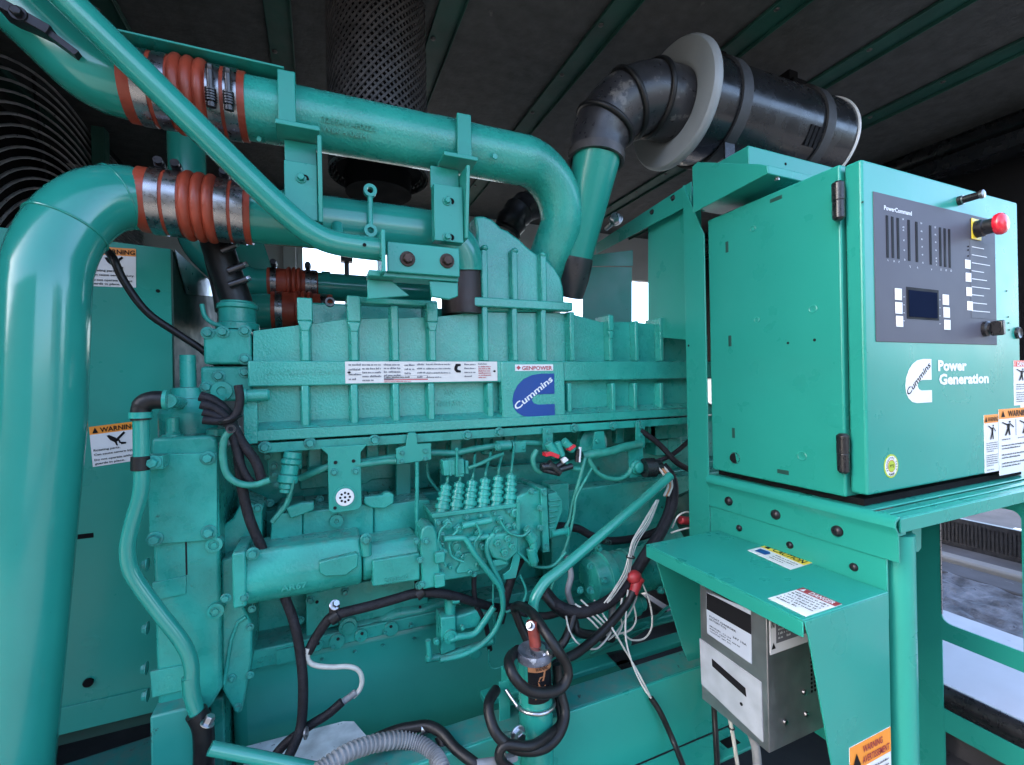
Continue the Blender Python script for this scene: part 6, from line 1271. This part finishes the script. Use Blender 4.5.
cable([(713, 690, .78), (715, 725, .77), (718, 775, .72)], .0062, 'rubber', 'cable', 'black cable hanging straight down under grey charger', 'cable')
cw = cable([(726, 706, .74), (731, 725, .73), (738, 768, .72)], .0042, 'wirew', 'wire', 'white wire with black tie hanging under grey charger', 'wire')
b = MB('rubber'); b.ring(at(731.5, 728, Y=.73), (0.1, 0, 1), .005, .002, 14, 6); b.build('tie', cw)
cable([(752, 735, .70), (756, 750, .69), (758, 775, .68)], .009, 'conduit', 'cable', 'grey cable leaving the underside of the charger', 'cable')
# red and yellow wires in the shade by the cabinet post
cable([(672, 528, .96), (678, 516, .95), (688, 512, .95), (696, 518, .95)], .0022, 'wirew', 'wire', 'pale wire curled in shade beside the cabinet post, upper curl', 'wire')
cable([(671, 533, .95), (680, 530, .945), (690, 528, .945), (697, 530, .95)], .0022, 'wirew', 'wire', 'pale wire curled in shade beside the cabinet post, lower curl', 'wire')
b = MB('redboot'); b.cyl(at(680, 520, Y=.96), at(700, 522, Y=.96), .011, 14); tag(b.build('red_terminal', bev=.002), 'dull red terminal in shade beside the cabinet post', 'terminal')

# ------------------------------------------------------------------ more small lines and fixings low on the engine
cable([(478, 556, 1.0), (474, 580, 1.0), (476, 604, 1.0), (486, 626, 1.0), (490, 650, 1.0)], .006, 'loom', 'wire_loom', 'dark loom hanging behind the two fuel pipes under the pump', 'cable')
cable([(566, 556, .99), (571, 575, .98), (568, 592, .98), (574, 612, .97), (570, 628, .97)], .0075, 'conduit', 'wire_loom', 'grimy grey loom hanging left of the starter motor face', 'cable')
cable([(500, 606, 1.0), (520, 612, .99), (545, 616, .98), (566, 610, .97)], .0085, 'loom', 'wire_loom', 'dark loom running right from the fuel pipes behind slanting tube', 'cable')
cable([(640, 430, 1.04), (660, 445, 1.02), (676, 462, 1.0), (690, 470, 1.0)], .008, 'loom', 'wire_loom', 'dark loom in the shade where the rail meets cabinet post', 'cable')
cable([(655, 462, 1.03), (672, 455, 1.02), (690, 440, 1.02)], .0065, 'loom', 'wire_loom', 'thin dark loom rising right above the round plug boot', 'cable')
for pts, r_, yy in (([(458, 530), (450, 541), (452, 556), (464, 562)], .0028, .955), ([(500, 520), (508, 532), (522, 536), (530, 530)], .003, .95), ([(476, 523), (480, 534), (474, 545), (478, 562)], .0026, .955), ([(447, 524), (440, 532), (438, 550), (446, 566)], .0026, .957), ([(512, 548), (522, 556), (534, 566), (552, 566), (566, 552)], .0035, .965), ([(520, 575), (526, 592), (520, 606), (506, 612)], .0032, .97)):
    b = MB('cast2'); b.tube(catmull(A(pts, Y=yy), 6), r_, 10); b.build('fuel_line', pump)
for u, v in ((438, 522), (452, 519), (466, 517), (480, 515), (494, 513), (508, 511), (441, 572), (486, 560), (474, 574), (514, 536), (489, 552)):
    b = MB('boltg'); b.bolt(at(u, v, Y=YI - .002), NY, .0048, .006); b.build('bolt', pump)
for u, v in ((258, 508), (300, 545), (372, 540), (345, 545), (310, 600), (345, 592), (385, 583), (300, 620), (420, 575)):
    b = MB('boltg'); b.bolt(at(u, v, Y=1.046 if v < 560 else YP + .01), NY, .0062); b.build('bolt', blk)
for u in range(255, 440, 26):
    b = MB('boltg'); b.bolt(at(u, 667 - (u - 250) * .262, Y=YP - .0045) , NY, .005, .006); b.build('bolt', panobj)
for u, v in ((598, 548), (590, 590), (612, 600), (645, 552), (660, 590)):
    b = MB('boltg'); b.bolt(at(u, v, Y=.938), NY, .0065, .009); b.build('bolt', st)
b = MB('cast2'); b.lathe(at(590, 443, Y=1.10), NY, [(0, .045), (.02, .045), (.026, .036), (.03, .02)], 30); b.build('cover', en_, bev=.002)
# ------------------------------------------------------------------ light
w = bpy.data.worlds.new("World"); scene.world = w; w.use_nodes = True
nt = w.node_tree; bg = nt.nodes["Background"]; sky = nt.nodes.new("ShaderNodeTexSky")
SUN_EL, SUN_AZ = math.radians(34), math.radians(-80)     # azimuth from +Y towards +X
sky.sky_type = 'NISHITA'; sky.sun_disc = False; sky.sun_elevation = SUN_EL; sky.sun_rotation = SUN_AZ; sky.air_density = 0.75; sky.dust_density = 3.0; sky.ozone_density = 0.6
nt.links.new(sky.outputs[0], bg.inputs[0]); bg.inputs[1].default_value = 0.15
sl = bpy.data.lights.new("sun", 'SUN'); sl.energy = 3.0; sl.angle = math.radians(0.5); sl.color = (1, 0.95, 0.88)
so = bpy.data.objects.new("sun", sl); COL.objects.link(so)
sd = V((math.sin(SUN_AZ) * math.cos(SUN_EL), math.cos(SUN_AZ) * math.cos(SUN_EL), math.sin(SUN_EL)))
so.rotation_euler = sd.to_track_quat('Z', 'Y').to_euler(); so.location = sd * 8
scene.view_settings.view_transform = 'Standard'; scene.view_settings.look = 'None'; scene.view_settings.gamma = 1
scene.view_settings.exposure = 3.15
scene.cycles.diffuse_bounces = 2; scene.cycles.max_bounces = 7; scene.cycles.glossy_bounces = 3
